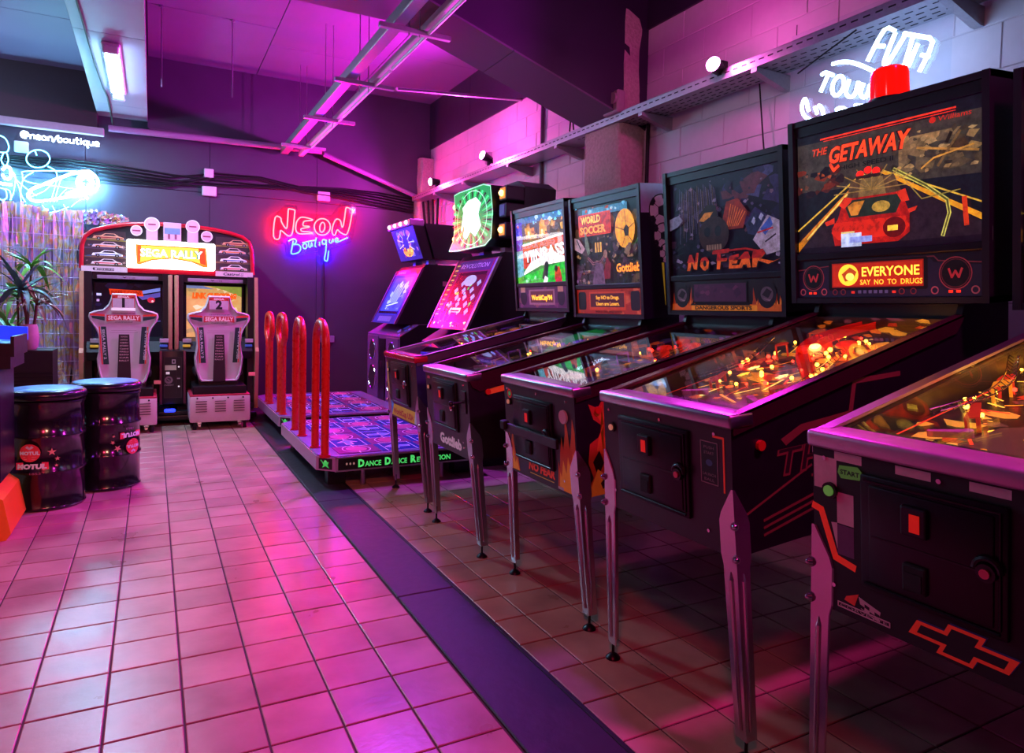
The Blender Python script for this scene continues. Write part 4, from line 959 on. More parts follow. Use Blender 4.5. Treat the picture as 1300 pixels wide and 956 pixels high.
# screens
def screen(nm, x0, x1, z0, z1, draw, strength):
    b = MB().box(RX(x0 - .02), RX(x1 + .02), RY(7.86), RY(7.90), z0 - .02, z1 + .02).build('screen', M_DARKPL, rc)
    a = Art(100, 100 * (z1 - z0) / (x1 - x0), x1 - x0); draw(a, a.ch); a.build('screen_picture', b, (RX((x0 + x1) / 2), RY(7.858), (z0 + z1) / 2), (1, 0, 0), (0, 0, 1), print_mat(nm, .2, strength, .15))
def scr1(a, H_):
    a.rect(0, 0, 100, H_, '14101f', .6); a.specks(0, 0, 100, H_, 16, ['1c1830', '241c40', '181430'], .6, 6, 16, 3)
    a.poly([(52, H_ - 16), (98, H_ - 6), (98, H_ - 12), (60, H_ - 20)], '8090f0', .9); a.poly([(64, H_ - 22), (98, H_ - 14), (98, H_ - 22), (70, H_ - 28)], '6a60d0', .7)
    a.rect(2, H_ - 22, 9, H_ - 18, 'c8d8ff', 1); a.rect(2, H_ - 32, 6, H_ - 28, 'c0a8d8', .8)
    a.poly([(20, H_ - 10), (70, H_ - 12), (72, H_ - 22), (22, H_ - 20)], 'e8401c', 1.1); a.text('INSERT COINS', 23, H_ - 19, 9, 'a81c0c', .8, width=46, bold=.04)
    a.ell(84, H_ - 28, 6, 5, 'd02848', .9); a.ell(86, H_ - 30, 2, 2, 'ffc0d0', 1)
    a.line([(4, 20), (98, 34)], 2, '504a90', .6)
def scr2(a, H_):
    a.rect(0, 0, 100, H_, 'c8a060', 1.0); a.specks(0, 0, 100, H_, 40, ['d8b878', 'b08850', 'e8d0a0', 'a89060', 'd09a58'], 1.0, 5, 14, 4)
    a.poly([(0, H_), (30, H_), (50, H_ - 6), (0, H_ - 5)], '7080b0', .9); a.poly([(40, H_), (100, H_), (100, H_ - 20), (70, H_ - 8)], '8a9a40', .9)
    a.text('LINK CHECKING', 10, H_ - 24, 14, 'f05a14', 1.4, width=80, bold=.05, shear=.1, outline='8a2808', ow=.03)
    a.poly([(50, 20), (70, 34), (84, 28), (80, 14)], 'e8e0d0', 1.1)
screen('dark game picture', -.495, .085, .80, 1.37, scr1, .9)
screen('bright game picture', .315, .850, .80, 1.37, scr2, 1.0)
# side boards and centre posts
for x0, x1 in ((-.607, -.572), (.950, .985)):
    MB().prism([(RY(7.58), .10), (RY(8.42), .10), (RY(8.42), 1.47), (RY(7.62), 1.47), (RY(7.54), .74), (RY(7.50), .70)], RX(x0), RX(x1), 'x').build('side_board', M_WOODEDGE, rc)
for x0, x1 in ((.142, .178), (.198, .234)): rb('centre_post', x0, x1, 7.58, 7.80, .72, 1.46, M_WOODEDGE, .004)
# coin box between the seats
cb = rb('coin_box', .07, .285, 7.38, 7.75, .20, .72, M_BLACKMET, .008)
rb('coin_box_frame', .062, .085, 7.372, 7.39, .20, .72, mat('plum steel', '6a3048', .4, metal=.4), .003, cb); rb('coin_box_frame', .270, .293, 7.372, 7.39, .20, .72, mat('plum steel', '6a3048', .4, metal=.4), .003, cb)
a = Art(40, 100, .16, .40); a.rect(0, 0, 40, 100, '1a161c'); a.line([(1, 1), (39, 1), (39, 99), (1, 99)], .8, '3a303a', 0, True)
a.rect(3, 68, 28, 80, 'b8a89c', .1); a.rect(18, 84, 26, 94, 'a890a0', .1); a.rect(20, 86, 24, 92, '1a161c'); a.rect(5, 58, 13, 64, 'f0e8f0', .4); a.ell(11, 44, 9, 9, '8a7884'); a.ell(11, 45, 5, 5, '4a4048'); a.line([(8, 47), (13, 42)], 1.4, 'b0a0ac')
a.text('INSERT', 2, 30, 5, 'b0a0ac', 0, width=20); a.rect(29, 46, 36, 49, 'b0a0ac'); a.ell(33, 76, 2, 2, 'f8f0f8', .5); a.ell(33, 28, 2, 2, 'f8f0f8', .5); a.rect(28, 52, 37, 53, '4a4048'); a.line([(28, 10), (28, 99)], .6, '3a303a')
a.build('coin_box_print', cb, (RX(.1775), RY(7.378), .46), (1, 0, 0), (0, 0, 1))
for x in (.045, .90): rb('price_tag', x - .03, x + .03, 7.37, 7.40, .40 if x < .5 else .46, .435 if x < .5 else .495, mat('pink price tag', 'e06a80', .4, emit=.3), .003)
rb('kick_bar', .05, .31, 7.30, 7.42, .10, .14, M_BLACKMET, .01)
rb('blue_light_tube', .10, .20, 7.29, 7.33, .13, .165, mat('blue tube', '2840ff', .3, emit=2.0), .014)
rb('floor_frame', -.55, .94, 7.3, 8.4, .05, .10, M_BLACKMET, .01)
# seats with pedestals
half = [(.095, 1.262), (.105, 1.215), (.122, 1.165), (.165, 1.115), (.235, 1.100), (.272, 1.083), (.280, 1.05), (.270, 1.015), (.225, .945), (.205, .89), (.197, .80), (.203, .73), (.216, .67), (.212, .61), (.200, .53), (.178, .46), (.16, .435)]
outl = half + [(-x, z) for x, z in reversed(half)]
def seat(cx, num, side_flip):
    n = len(outl); v = []; f = []
    cz = .85
    for y, s in ((7.118, .90), (7.100, .94), (7.105, .975), (7.125, .995), (7.20, 1.0), (7.235, .985)):
        v += [(RX(cx + x * s), RY(y), cz + (z - cz) * (1 - (1 - s) * .55)) for x, z in outl]
    for r in range(5):
        for i in range(n): f.append((r * n + i, r * n + n + i, r * n + n + (i + 1) % n, r * n + (i + 1) % n))
    f += [list(range(n)), [5 * n + i for i in range(n - 1, -1, -1)]]
    m = MB().add(v, f)
    st = m.build('seat', M_SEAT, rc, smooth=38)
    a = Art(60, 86, .60, .86)   # 1 unit = 1 cm, z from .42
    def Z(z): return (z - .42) * 100
    a.rect(20.6, Z(1.13), 38.6, Z(1.245), 'd8ccd0'); a.rect(20.6, Z(1.215), 38.6, Z(1.245), 'd0342c', .15)
    a.line([(20.8, Z(1.13)), (20.8, Z(1.22))], .5, 'd0342c', .1); a.line([(38.4, Z(1.13)), (38.4, Z(1.22))], .5, 'd0342c', .1)
    a.text('SEGA', 25, Z(1.221), 2.4, 'f0dcd8', .1, width=9.5, bold=.05); a.rect(21.2, Z(1.222), 23.2, Z(1.228), '402020'); a.rect(36, Z(1.222), 38, Z(1.228), '402020')
    a.text(num, 29.6, Z(1.138), 11, '1c1a1e', 0, align='c', bold=.05)
    a.rect(20.2, Z(1.105), 39.0, Z(1.130), 'fff8f8', .35) if num == '1' else None
    a.poly([(16.5, Z(1.065)), (43, Z(1.065)), (43.4, Z(1.005)), (36, Z(1.018)), (24, Z(1.018)), (16.2, Z(1.005))], 'c02c34', .12)
    a.text('SEGA RALLY', 30, Z(1.022), 5.0, 'f4d8d8', .12, width=25, bold=.04, align='c', arch=-.0)
    a.text('CHAMPIONSHIP', 30, Z(1.075), 1.6, '3a2428', 0, width=18, align='c'); a.text('CHAMPIONSHIP', 30, Z(.995), 1.6, '3a2428', 0, width=14, align='c')
    for s in (-1, 1):
        q = lambda x, z: (30 + s * x, Z(z))
        p1 = [q(15, 1.068), q(26, 1.078), q(26.5, 1.06), q(15, 1.052)]; p2 = [q(15, 1.05), q(25.5, 1.055), q(24.5, 1.035), q(15, 1.012)]
        a.poly(p1 if s > 0 else p1[::-1], 'd8382c', .12); a.poly(p2 if s > 0 else p2[::-1], '1c4038')
        p3 = [q(18.6, .96), q(19.6, .96), q(17.4, .62), q(16.4, .62)]; a.poly(p3 if s > 0 else p3[::-1], 'd8382c', .1)
        p4 = [q(14, .96), q(18, .96), q(16.2, .62), q(11.8, .62)]; a.poly(p4 if s > 0 else p4[::-1], '1a3a38')
        a.text('SEGA RALLY 2', 30 + s * 16.1 + (-1.1 if s < 0 else 1.1), Z(.935) if s < 0 else Z(.655), 2.8, 'c8d0d0', .05, width=27, bold=.03, rot=-PI / 2 + .06 if s < 0 else PI / 2 - .06)
    for k in range(2): a.rect(20 + k * -.8, Z(.925 - .02 * k), 40 + k * .8, Z(.927 - .02 * k), '8a6a70')
    a.poly([(25.8, Z(.89)), (34.2, Z(.89)), (35.6, Z(.44)), (24.4, Z(.44))], '2a141c')
    for k in range(9): a.text(('TOYOTA', 'LANCIA', 'SUBARU', 'MITSUBISHI', 'Castrol', 'PIRELLI', 'ESSO', 'CAR', 'RALLY')[k], 30, Z(.862 - .027 * k), 1.8, 'c8a8a8', .05, width=5.5 + .3 * k, align='c', bold=.02)
    a.build('seat_print', st, (RX(cx), RY(7.0985), .85), (1, 0, 0), (0, 0, 1), SATIN)
    MB().prism([(RX(cx - .17), .40), (RX(cx + .17), .40), (RX(cx + .19), .50), (RX(cx - .19), .50)], RY(7.15), RY(7.45), 'y').rbox(RX(cx - .22), RX(cx + .22), RY(7.18), RY(7.55), .48, .56, .03, 2).build('seat_cushion', M_DARKPL, rc)
    MB().rbox(RX(cx - .235), RX(cx + .235), RY(7.0), RY(7.6), .325, .405, .008, 2).build('seat_slide', M_BLACKMET, rc)
    pd = MB().rbox(RX(cx - .264), RX(cx + .264), RY(6.95), RY(7.62), .072, .318, .014, 2).build('pedestal', M_PED, rc, smooth=40)
    rb('pedestal_lip', cx - .262, cx + .262, 6.955, 7.61, .316, .330, mat('crimson lip', 'b02040', .4), .004, pd)
    sm = MB()
    for g in (-.165, 0, .165):
        for k in range(5): sm.box(RX(cx + g - .048), RX(cx + g + .048), RY(6.945), RY(6.952), .17 + k * .024, .176 + k * .024)
    stuff(sm.build('vent_slots', mat('dark vent', '4a3038', .7), pd))
    for k in range(4):
        x = cx - .20 + k * .133; MB().cyl((RX(x), RY(6.951), .300), (RX(x), RY(6.942), .300), .008, n=10).build('pedestal_screw', M_DARKPL, pd)
    for sx in (-.22, .22):
        MB().cyl((RX(cx + sx), RY(7.0), 0), (RX(cx + sx), RY(7.0), .075), .018, .012, 10).build('levelling_foot', M_RUBBER, rc)
        MB().cyl((RX(cx + sx * .8) - .012, RY(7.05), .028), (RX(cx + sx * .8) + .012, RY(7.05), .028), .028, n=14).box(RX(cx + sx * .8) - .018, RX(cx + sx * .8) + .018, RY(7.03), RY(7.07), .045, .075).build('castor', M_CHROME, rc)
seat(-.225, '1', 0); seat(.571, '2', 1)
# marquee: arched red frame, printed end panels, lit sign
arch = [(-.600, 1.50), (-.592, 1.72), (-.565, 1.81), (-.50, 1.865), (-.38, 1.905), (-.22, 1.945), (.0, 1.965), (.19, 1.97), (.38, 1.965), (.56, 1.95), (.72, 1.925), (.84, 1.89), (.905, 1.84), (.932, 1.76), (.945, 1.50)]
mq = MB().prism([(RX(x), z) for x, z in arch][::-1], RY(7.72), RY(8.30), 'y').build('marquee', M_DARKPL, rc)
MB().tube([(RX(x), RY(7.712), z) for x, z in arch], .020, 10).build('marquee_frame', M_RED, mq, smooth=50)
def cars(a, seed, H_):
    R = random.Random(seed)
    a.rect(0, 0, 60, H_, '3a2c34', .25)
    for k in range(4):
        y = 2 + k * H_ / 4.2; c = ['c8b8c0', 'd8d0d8', 'b89aa4', 'c08a70'][k]; x = R.uniform(4, 12)
        a.rect(0, y - 1.5, 60, y + 1.2, ['5a4a3c', '6a5040', '4a3a50', '7a6a3c'][k], .3)
        a.specks(0, y, 60, y + 8, 8, ['5a4048', '2a2430', '8a6a70', '7a3038', '3a4a70'], .25, 2, 5, seed + k)
        a.poly([(x, y + 2), (x + 2, y + 6), (x + 12, y + 7), (x + 18, y + 11), (x + 32, y + 11), (x + 38, y + 7), (x + 45, y + 5), (x + 46, y + 2)], c, .45)
        a.poly([(x + 15, y + 7), (x + 19, y + 10), (x + 31, y + 10), (x + 35, y + 7)], '20202c', .1)
        a.poly([(x + 4, y + 3), (x + 44, y + 3.4), (x + 44, y + 4.8), (x + 6, y + 5)], ['c03040', '3a50a0', 'd06a30', '8a2030'][k], .4)
        for wx in (9, 37): a.ell(x + wx, y + 2.2, 3, 2.6, '141218', .05, 12); a.ell(x + wx, y + 2.2, 1.4, 1.2, '9a9098', .2, 8)
a = Art(60, 60, .345, .345); cars(a, 5, 60); a.build('end_panel_print', mq, (RX(-.40), RY(7.7185), 1.695), (1, 0, 0), (0, 0, 1))
a = Art(60, 60, .345, .36); cars(a, 9, 60); a.build('end_panel_print', mq, (RX(.755), RY(7.7185), 1.70), (1, 0, 0), (0, 0, 1))
sg = MB().rbox(RX(-.222), RX(.576), RY(7.655), RY(7.72), 1.520, 1.800, .02, 3).build('sign_box', M_SIGNLIT, rc, smooth=40)
a = Art(100, 35, .798, .28)
a.poly([(10, 29), (89, 29), (91, 4), (86, 4), (72, 10), (50, 13), (28, 10), (14, 4), (11, 5)], 'e8761c', 1.2)
a.poly([(12, 27.4), (87.4, 27.4), (89, 6.6), (73, 11.6), (50, 14.6), (28, 11.6), (12.4, 6.6)], 'ffc83c', 1.3)
a.poly([(80, 27.4), (87.4, 27.4), (89, 6.6), (82, 9)], 'e0401c', 1.1); a.poly([(12, 27.4), (16, 27.4), (15, 8), (12.4, 6.6)], 'e8501c', 1.1)
a.text('SEGA RALLY', 50, 14.8, 13, 'f0fff4', 1.6, width=70, bold=.03, align='c', outline='1c8a5c', ow=.04, oe=.5)
a.text('CHAMPIONSHIP', 50, 29.8, 2.6, '8090b0', 1.2, width=34, align='c')
a.build('sign_print', sg, (RX(.177), RY(7.6545), 1.66), (1, 0, 0), (0, 0, 1), print_mat('backlit sign print', .4, 1.0, .03))
rb('marquee_lip', -.600, .945, 7.69, 7.75, 1.472, 1.522, M_RED, .006)
a = Art(60, 8, .385, .052); a.rect(0, 0, 60, 8, 'd8c0c8', .1); a.line([(16, 2), (42, 2), (42, 5.4), (16, 5.4)], .6, '20182c', 0, True); a.text('MICHELIN', 20, 2.6, 2.8, '20182c', 0, width=21, bold=.05); a.ell(16, 4, 1.4, 2, '20182c'); a.build('sponsor_strip', rc, (RX(-.405), RY(7.6888), 1.497), (1, 0, 0), (0, 0, 1))
a = Art(60, 8, .365, .052); a.rect(0, 0, 60, 8, 'd8c0c8', .1); a.text('Castrol', 12, 2, 6, '20182c', 0, width=26, bold=.03, shear=.15); a.text('GTX', 40, 4.2, 2.4, '20182c', 0, bold=.03); a.text('RAC', 40, 1.6, 2.4, '20182c', 0, bold=.03); a.build('sponsor_strip', rc, (RX(.762), RY(7.6888), 1.497), (1, 0, 0), (0, 0, 1))
# clear topper plates with round badges above the sign
M_TOPPER = mat('pale pink badge plastic', 'e0b8cc', 0.3, emit=.12, ecol=rgb('e0a0c8'))
tp = MB()
for x, z, r in ((-.135, 1.885, .052), (.0, 1.955, .070), (.365, 1.960, .066), (.495, 1.870, .055)): tp.cyl((RX(x), RY(7.66), z), (RX(x), RY(7.668), z), r, n=24)
tp.rbox(RX(.10), RX(.26), RY(7.66), RY(7.668), 1.80, 1.985, .003, 1)
for x in (.0, .365): tp.rbox(RX(x - .05), RX(x + .05), RY(7.661), RY(7.667), 1.79, 1.95, .002, 1)
tpo = tp.build('topper', M_TOPPER, rc)
a = Art(80, 24, .80, .24)
for x, z, r in ((-.135, 1.885, .052), (.0, 1.955, .070), (.365, 1.960, .066), (.495, 1.870, .055)):
    cx, cy = (x + .22) * 100, (z - 1.79) * 100 + 0; a.ring(cx, cy, r * 100, r * 100, .9, 'f4dcec', .3); a.rect(cx - 3.4, cy - .8, cx + 3.4, cy + .6, 'a83a60', .1)
a.rect(33, 8, 47, 14, '7a90c0', .2); a.rect(36, 3, 38, 8, 'a05070', .1); a.rect(42, 3, 44, 8, 'a05070', .1)
a.build('topper_print', tpo, (RX(.18), RY(7.6592), 1.91), (1, 0, 0), (0, 0, 1))
# ================================================================== dance machines: platform and cabinet
M_DECK = mat('platform steel', 'b8a8c0', 0.35, metal=.6, vary=.1)
M_BAR = mat('red padded bar', 'd02818', 0.28, vary=.08)
M_PURPLE = mat('mauve cabinet board', '6a3a78', 0.4, vary=.15)
def platform(label, x0, x1, y0, y1, keyhole, lettering):
    t = thing('dance_platform', label, 'dance platform', ((x0 + x1) / 2, (y0 + y1) / 2, 0), 0, 'dance platforms')
    hx, hy = (x1 - x0) / 2, (y1 - y0) / 2; c = .10
    out = [(-hx + c, -hy), (hx, -hy), (hx, hy), (-hx + c, hy), (-hx, hy - c), (-hx, -hy + c)]
    MB().prism(out, .115, .205, 'z').build('platform_body', M_DECK, t)
    MB().prism([(x * .985, y * .985) for x, y in out], .204, .212, 'z').build('platform_deck', mat('violet deck laminate', '8a70b0', 0.22, vary=.1), t)
    # nine-panel dance pads, two side by side
    R = random.Random(int(y0 * 10))
    pw = .285; k = 0
    pads = []
    for pad in (-1, 1):
        for i in range(3):
            for j in range(3):
                cx = -hx + .285 + i * (pw + .008); cy = pad * .37 + (j - 1) * (.235)
                arrow = (i == 1) != (j == 1)
                pads.append((cx, cy, arrow, i, j))
    for cx, cy, arrow, i, j in pads:
        p = MB().rbox(cx - pw / 2, cx + pw / 2, cy - .115, cy + .115, .211, .218, .003, 1).build('dance_panel', mat('blue arrow panel', '3a48b0', 0.18, vary=.2) if arrow else mat('magenta floor panel', '9a4090', 0.2, vary=.2), t)
        a = Art(30, 23, pw, .23)
        if arrow:
            a.line([(1, 1), (29, 1), (29, 22), (1, 22)], .6, 'd0c0ff', .15, True)
            d = {(1, 0): -90, (1, 2): 90, (0, 1): 180, (2, 1): 0}.get((i, j), 0); ct, sn = math.cos(math.radians(d)), math.sin(math.radians(d))
            sh = [(-8, -2.4), (1, -2.4), (1, -7), (9, 0), (1, 7), (1, 2.4), (-8, 2.4)]
            a.poly([(15 + x * ct - y * sn, 11.5 + x * sn + y * ct) for x, y in sh], '4060e0', .35); a.line([(15 + x * ct - y * sn, 11.5 + x * sn + y * ct) for x, y in sh], .7, 'e0a0ff', .3, True)
        else:
            a.ring(15, 11.5, 12, 9.6, .7, 'e0a0e8', .15); a.ell(15, 11.5, 9, 7, 'b84a90', .08)
            a.line([(1, 11), (7, 11.6)], .8, 'f0c0f0', .15); a.line([(23, 11.6), (29, 11)], .8, 'f0c0f0', .15)
        a.build('panel_print', p, (cx, cy, .2183), (0, -1, 0), (1, 0, 0))
    rail = M_STEEL
    MB().box(-hx + c, hx, -hy - .006, -hy + .004, .112, .122).box(-hx + c, hx, -hy - .006, -hy + .004, .198, .208).build('edge_rail', rail, t)
    lp = MB().box(-hx + c + .02, hx, -hy - .004, -hy + .002, .122, .198).build('letter_panel', mat('black gloss panel', '100e14', .25), t)
    a = Art(150, 8, 1.03, .07)
    if lettering:
        for k in range(3): a.ell(8 + k * 3.4, 4, .9, .9, 'c8b8a8', .2)
        xx_ = 19
        for wd in ('DANCE', 'DANCE', 'REVOLUTION'):
            a.text(wd[0], xx_, 1.2, 7.6, '48d868', .9, width=6, bold=.05); w_ = 4.0 * (len(wd) - 1)
            a.text(wd[1:], xx_ + 6.6, 1.2, 5.4, '48d868', .8, width=w_, bold=.03); xx_ += 6.6 + w_ + 3.6
        for k in range(3): a.ell(125 + k * 3.4, 4, .9, .9, 'c8b8a8', .2)
    else: a.specks(2, 1, 148, 7, 60, ['3a3a50', '5a5070', '202030'], .05, .5, 1.6, 8)
    a.build('lettering', lp, (-hx + c + .535, -hy - .0045, .16), (1, 0, 0), (0, 0, 1))
    # corner plate with a green figure
    d = Vector((1, -1, 0)).normalized()
    mid = Vector((-hx + c / 2, -hy + c / 2, .16)); nrm = Vector((-1, -1, 0)).normalized()
    a = Art(12, 8, .10, .07); a.rect(0, 0, 12, 8, '141018'); a.ell(6, 5.6, 1.2, 1.2, '50e070', .7); a.poly([(3, 5), (9, 5.6), (8, 3), (9.4, .8), (6, 2.4), (3.2, 1), (4.2, 3.2)], '38c858', .6); a.line([(2, 6.6), (4, 4.6)], .8, '38c858', .5)
    a.build('corner_emblem', t, tuple(mid + nrm * .0015), tuple(d), (0, 0, 1))
    for x in (-hx + .14, hx - .12):
        for y in (-hy + .16, hy - .16): MB().rbox(x - .06, x + .06, y - .05, y + .05, 0, .115, .008, 1).build('foot_block', M_BLACKMET, t)
    for x in (-hx + .30, hx - .3): MB().cyl((x, -hy + .06, 0), (x, -hy + .06, .115), .020, .012, 10).build('levelling_foot', M_STEEL, t)
    # bars
    for (ya, yb) in keyhole['legs']:
        cy = (ya + yb) / 2 - (y0 + y1) / 2; hw = abs(yb - ya) / 2; bx = -hx + .045; top = 1.085
        pts = []
        if keyhole['loop']:
            pts = [(bx, cy - hw, .205), (bx, cy - hw, .82), (bx, cy - hw - .02, .86), (bx, cy - hw - .085, .90), (bx, cy - hw - .10, .97), (bx, cy - hw - .07, 1.05)]
            pts += [(bx, cy + (-hw - .06) * math.cos(PI * k / 8), 1.05 + .05 * math.sin(PI * k / 8)) for k in range(1, 8)]
            pts += [(bx, cy + hw + .07, 1.05), (bx, cy + hw + .10, .97), (bx, cy + hw + .085, .90), (bx, cy + hw + .02, .86), (bx, cy + hw, .82), (bx, cy + hw, .205)]
        else:
            pts = [(bx, cy - hw, .205), (bx, cy - hw, .9)] + [(bx, cy - hw * math.cos(PI * k / 12), .93 + .15 * math.sin(PI * k / 12)) for k in range(13)] + [(bx, cy + hw, .9), (bx, cy + hw, .205)]
        b = MB().tube(pts, .026, 12).build('hand_bar', M_BAR, t, smooth=60)
        for q in (pts[0], pts[-1]): MB().cyl((q[0], q[1], .205), (q[0], q[1], .222), .036, n=14).build('bar_flange', M_RED, b, smooth=40)
    return t
platform('nearer dance platform with green lettering on its edge and red hand bars', .945, 2.105, 4.39, 5.95, dict(legs=[(4.44, 4.74), (5.20, 5.48)], loop=False), True)
platform('farther dance platform with keyhole shaped red hand bars', .985, 2.155, 6.15, 7.80, dict(legs=[(6.30, 6.46), (7.04, 7.18)], loop=True), False)

def dance_cab(label, xb, xt, yc, style):
    t = thing('dance_cabinet', label, 'arcade machine', (xb, yc, 0), 0, 'dance machine cabinets')
    # base with two speaker towers
    bw = .56; xs_ = xb - .02
    base = MB().prism([(.0, .0), (.75, .0), (.75, 1.02), (.20, 1.02), (.0, .90)], -bw, bw, 'y').build('base', M_PURPLE, t)
    MB().prism([(.0, .0), (.75, .0), (.75, 1.02), (.205, 1.02), (.0, .895)], -bw - .012, -bw, 'y').build('side_board', M_BLACK, base)
    for s in (-1, 1):
        MB().rbox(-.012, .004, s * .34 - .20, s * .34 + .20, .20, .88, .008, 2).build('speaker_front', M_PURPLE, base)
        for z, r in ((.72, .11), (.42, .13)):
            q = MB().cyl((-.012, s * .34, z), (-.016, s * .34, z), r, n=24).build('speaker_cone', M_RUBBER, base)
            MB().tube([(-.016, s * .34 + r * math.cos(k * PI / 12), z + r * math.sin(k * PI / 12)) for k in range(24)], .006, 6, True).build('speaker_ring', M_CHROME, q)
    MB().rbox(-.014, .002, -.11, .11, .12, .86, .006, 2).build('coin_panel', M_BLACKMET, base)
    MB().box(-.02, -.012, -.03, .03, .55, .62).build('coin_slot', M_CHROME, base)
    # slanted console top
    d = Vector((.20, 0, .12)).normalized()
    a = Art(112, 24, 1.12, .233); a.rect(0, 0, 112, 24, '4a38c0', .35); a.rect(6, 4, 30, 20, '3a58e0', .5); a.rect(30, 2, 40, 22, 'd03060', .4); a.ell(56, 12, 13, 9, 'b060d0', .5); a.ring(56, 12, 12, 8, 1, 'e0b0ff', .6); a.rect(44, 1, 46, 23, '140c20'); a.rect(68, 1, 70, 23, '140c20'); a.rect(74, 4, 106, 20, '4a60e8', .5); a.specks(72, 3, 108, 21, 14, ['8a60ff', 'd050c0', '3040c0'], .5, 2, 5, 7)
    a.build('console_print', base, (.099, 0, .9585), (0, -1, 0), tuple(d))
    # monitor body, slanted face
    mw = .40; dx = xt - xb
    face = [(.0, 1.02), (dx, 1.60), (dx + .04, 1.64), (dx + .40, 1.64), (.70, 1.02)]
    mon = MB().prism(face, -mw, mw, 'y').build('monitor_body', M_BLACK, t)
    u = Vector((dx, 0, .58)).normalized()
    hgt = math.hypot(dx, .58)
    a = Art(80, 64, .79, hgt)
    if style == 'blue':
        a.rect(0, 0, 80, 64, '3a2a9a', .5); a.rect(0, 58, 80, 64, 'a02050', .6); a.poly([(60, 64), (80, 64), (80, 30), (74, 56)], 'd03030', .8); a.text('DANCE', 8, 59.3, 3.6, 'ffa0c0', .8, width=24)
        a.rrect(6, 10, 72, 57, 5, '2030b8', .9); a.rrect(9, 13, 69, 54, 4, '3048e8', 1.1); a.specks(12, 16, 66, 52, 26, ['4a70ff', '2838c0', '80b0ff', '3a50d8'], 1.2, 3, 7, 9)
        for k in range(5): a.line([(24 + k * 6, 24), (28 + k * 6, 46)], 2.0, '90b8ff', 1.4)
        a.line([(22, 20), (56, 24)], 1.4, 'a0d0ff', 1.4); a.line([(18, 26), (60, 32)], 1.0, '6a90ff', 1.2)
        a.rect(0, 0, 80, 9, '3a30a0', .4); a.rect(16, 2, 60, 8, '6a58c0', .5); a.rect(6, 11, 72, 14, '140c30', .1)
    else:
        a.rect(0, 0, 80, 64, '6a1c58', .35)
        a.rect(6, 53, 72, 63, '40286a', .5); a.text('REVOLUTION', 12, 56, 6, '9a80d0', .6, width=54, shear=.2)
        a.rect(14, 49, 70, 52, '180c20', 0)
        a.rect(14, 14, 72, 49, '4a1228', .4)
        for i in range(6):
            for j in range(5):
                if (i + j) % 2: a.poly([(20 + i * 8, 16 + j * 6.4), (24 + i * 8, 19 + j * 6.4), (28 + i * 8, 16 + j * 6.4), (24 + i * 8, 12.6 + j * 6.4)], '80a8d8', .8)
        a.specks(16, 18, 66, 46, 12, ['40d850', 'e04020', '70c0e0', 'c03050', '60e060'], .9, 2, 4, 19)
        a.ell(44, 44, 12, 5, '90b0c0', .7); a.rect(30, 15, 52, 19, 'c0e0d0', .9); a.rect(32, 15.6, 50, 17, '203030', .2)
        for q in range(2): a.ring(20 + q * 10, 13, 6, 8, 1.0, 'ff5030', 1.3)
        a.rect(0, 0, 80, 6, 'c02848', .8); a.specks(2, 0, 78, 7, 16, ['ffb040', 'ff4030', '401020', 'ffe0a0'], 1.0, 1, 3, 23)
        for k in range(22): a.rect(2, 10 + k * 2.3, 9, 11.3 + k * 2.3, 'd0c860' if k % 2 else '4a4430', .35)
        a.line([(78, 2), (78, 62)], 1.6, '5060e0', .7)
    a.build('screen_picture', mon, (dx / 2 - .002, 0, 1.312), (0, -1, 0), tuple(u), print_mat('dance screen ' + style, .2, 1.0, .15))
    for s in (-1, 1): MB().prism([(-.012, 1.02), (dx - .012, 1.60), (dx + .012, 1.60), (.012, 1.02)], s * mw - .012, s * mw + .012, 'y').build('screen_edge', M_STEEL if style == 'green' else M_PURPLE, mon)
    MB().box(dx + .22, dx + .32, -mw - .004, -mw, 1.42, 1.47).build('rating_plate', mat('pale rating plate', '9a7a8a', .5), mon)
    # supports and marquee
    for s in (-.2, .2): MB().box(dx + .12, dx + .20, s - .04, s + .04, 1.64, 1.72).build('marquee_support', M_GALV, t)
    if style == 'blue':
        hb = MB().prism([(dx - .10, 2.03), (dx + .02, 1.70), (dx + .12, 1.70), (dx + .03, 2.03)], -.36, .36, 'y').build('marquee', M_BLACK, t)
        u2 = Vector((-.12, 0, .33)).normalized()
        a = Art(72, 36, .70, .345); a.rect(0, 0, 72, 36, '3a30a0', .6); a.specks(4, 4, 68, 34, 24, ['6a70f0', '9a60d0', '302880', 'c080e0'], .8, 3, 7, 29)
        for k in range(9): a.line([(36, 20), (36 + 26 * math.cos(k * .7), 20 + 14 * math.sin(k * .7))], 1.2, 'b0b8ff', 1.2)
        a.ell(36, 10, 16, 6, 'e0a040', 1.0); a.ell(36, 20, 8, 9, '3a30a0', .7); a.specks(22, 4, 50, 14, 10, ['ffd060', 'c05030', '6a2050'], 1.0, 1.5, 4, 31)
        a.build('marquee_picture', hb, (dx - .042, 0, 1.865), (0, -1, 0), tuple(u2), print_mat('marquee print blue', .25, 1.0, .15))
        MB().prism([(dx + .14, 1.70), (dx + .60, 1.70), (dx + .36, 2.06), (dx + .02, 2.06)], -.38, .38, 'y').build('marquee_hood', M_BLACK, t)
        lb = MB().rbox(dx - .14, dx + .02, -.37, .37, 2.03, 2.10, .012, 2).build('lamp_bar', mat('mauve lamp bar', '8a6a9a', .4), t)
        for k in range(4): MB().ball((dx - .145, -.28 + k * .186, 2.065), .024, 12, 8).build('round_lamp', mat('white lamp glow', 'ffe0ff', .3, emit=1.8, ecol=(1, .75, .95)), lb, smooth=60)
    else:
        pts = []
        W_ = .36
        shape = [(-.36, 1.74), (-.38, 1.95), (-.33, 2.16), (-.2, 2.19), (.30, 2.19), (.40, 2.18), (.36, 2.0), (.40, 1.78), (.50, 1.69), (.30, 1.68), (-.25, 1.69)]
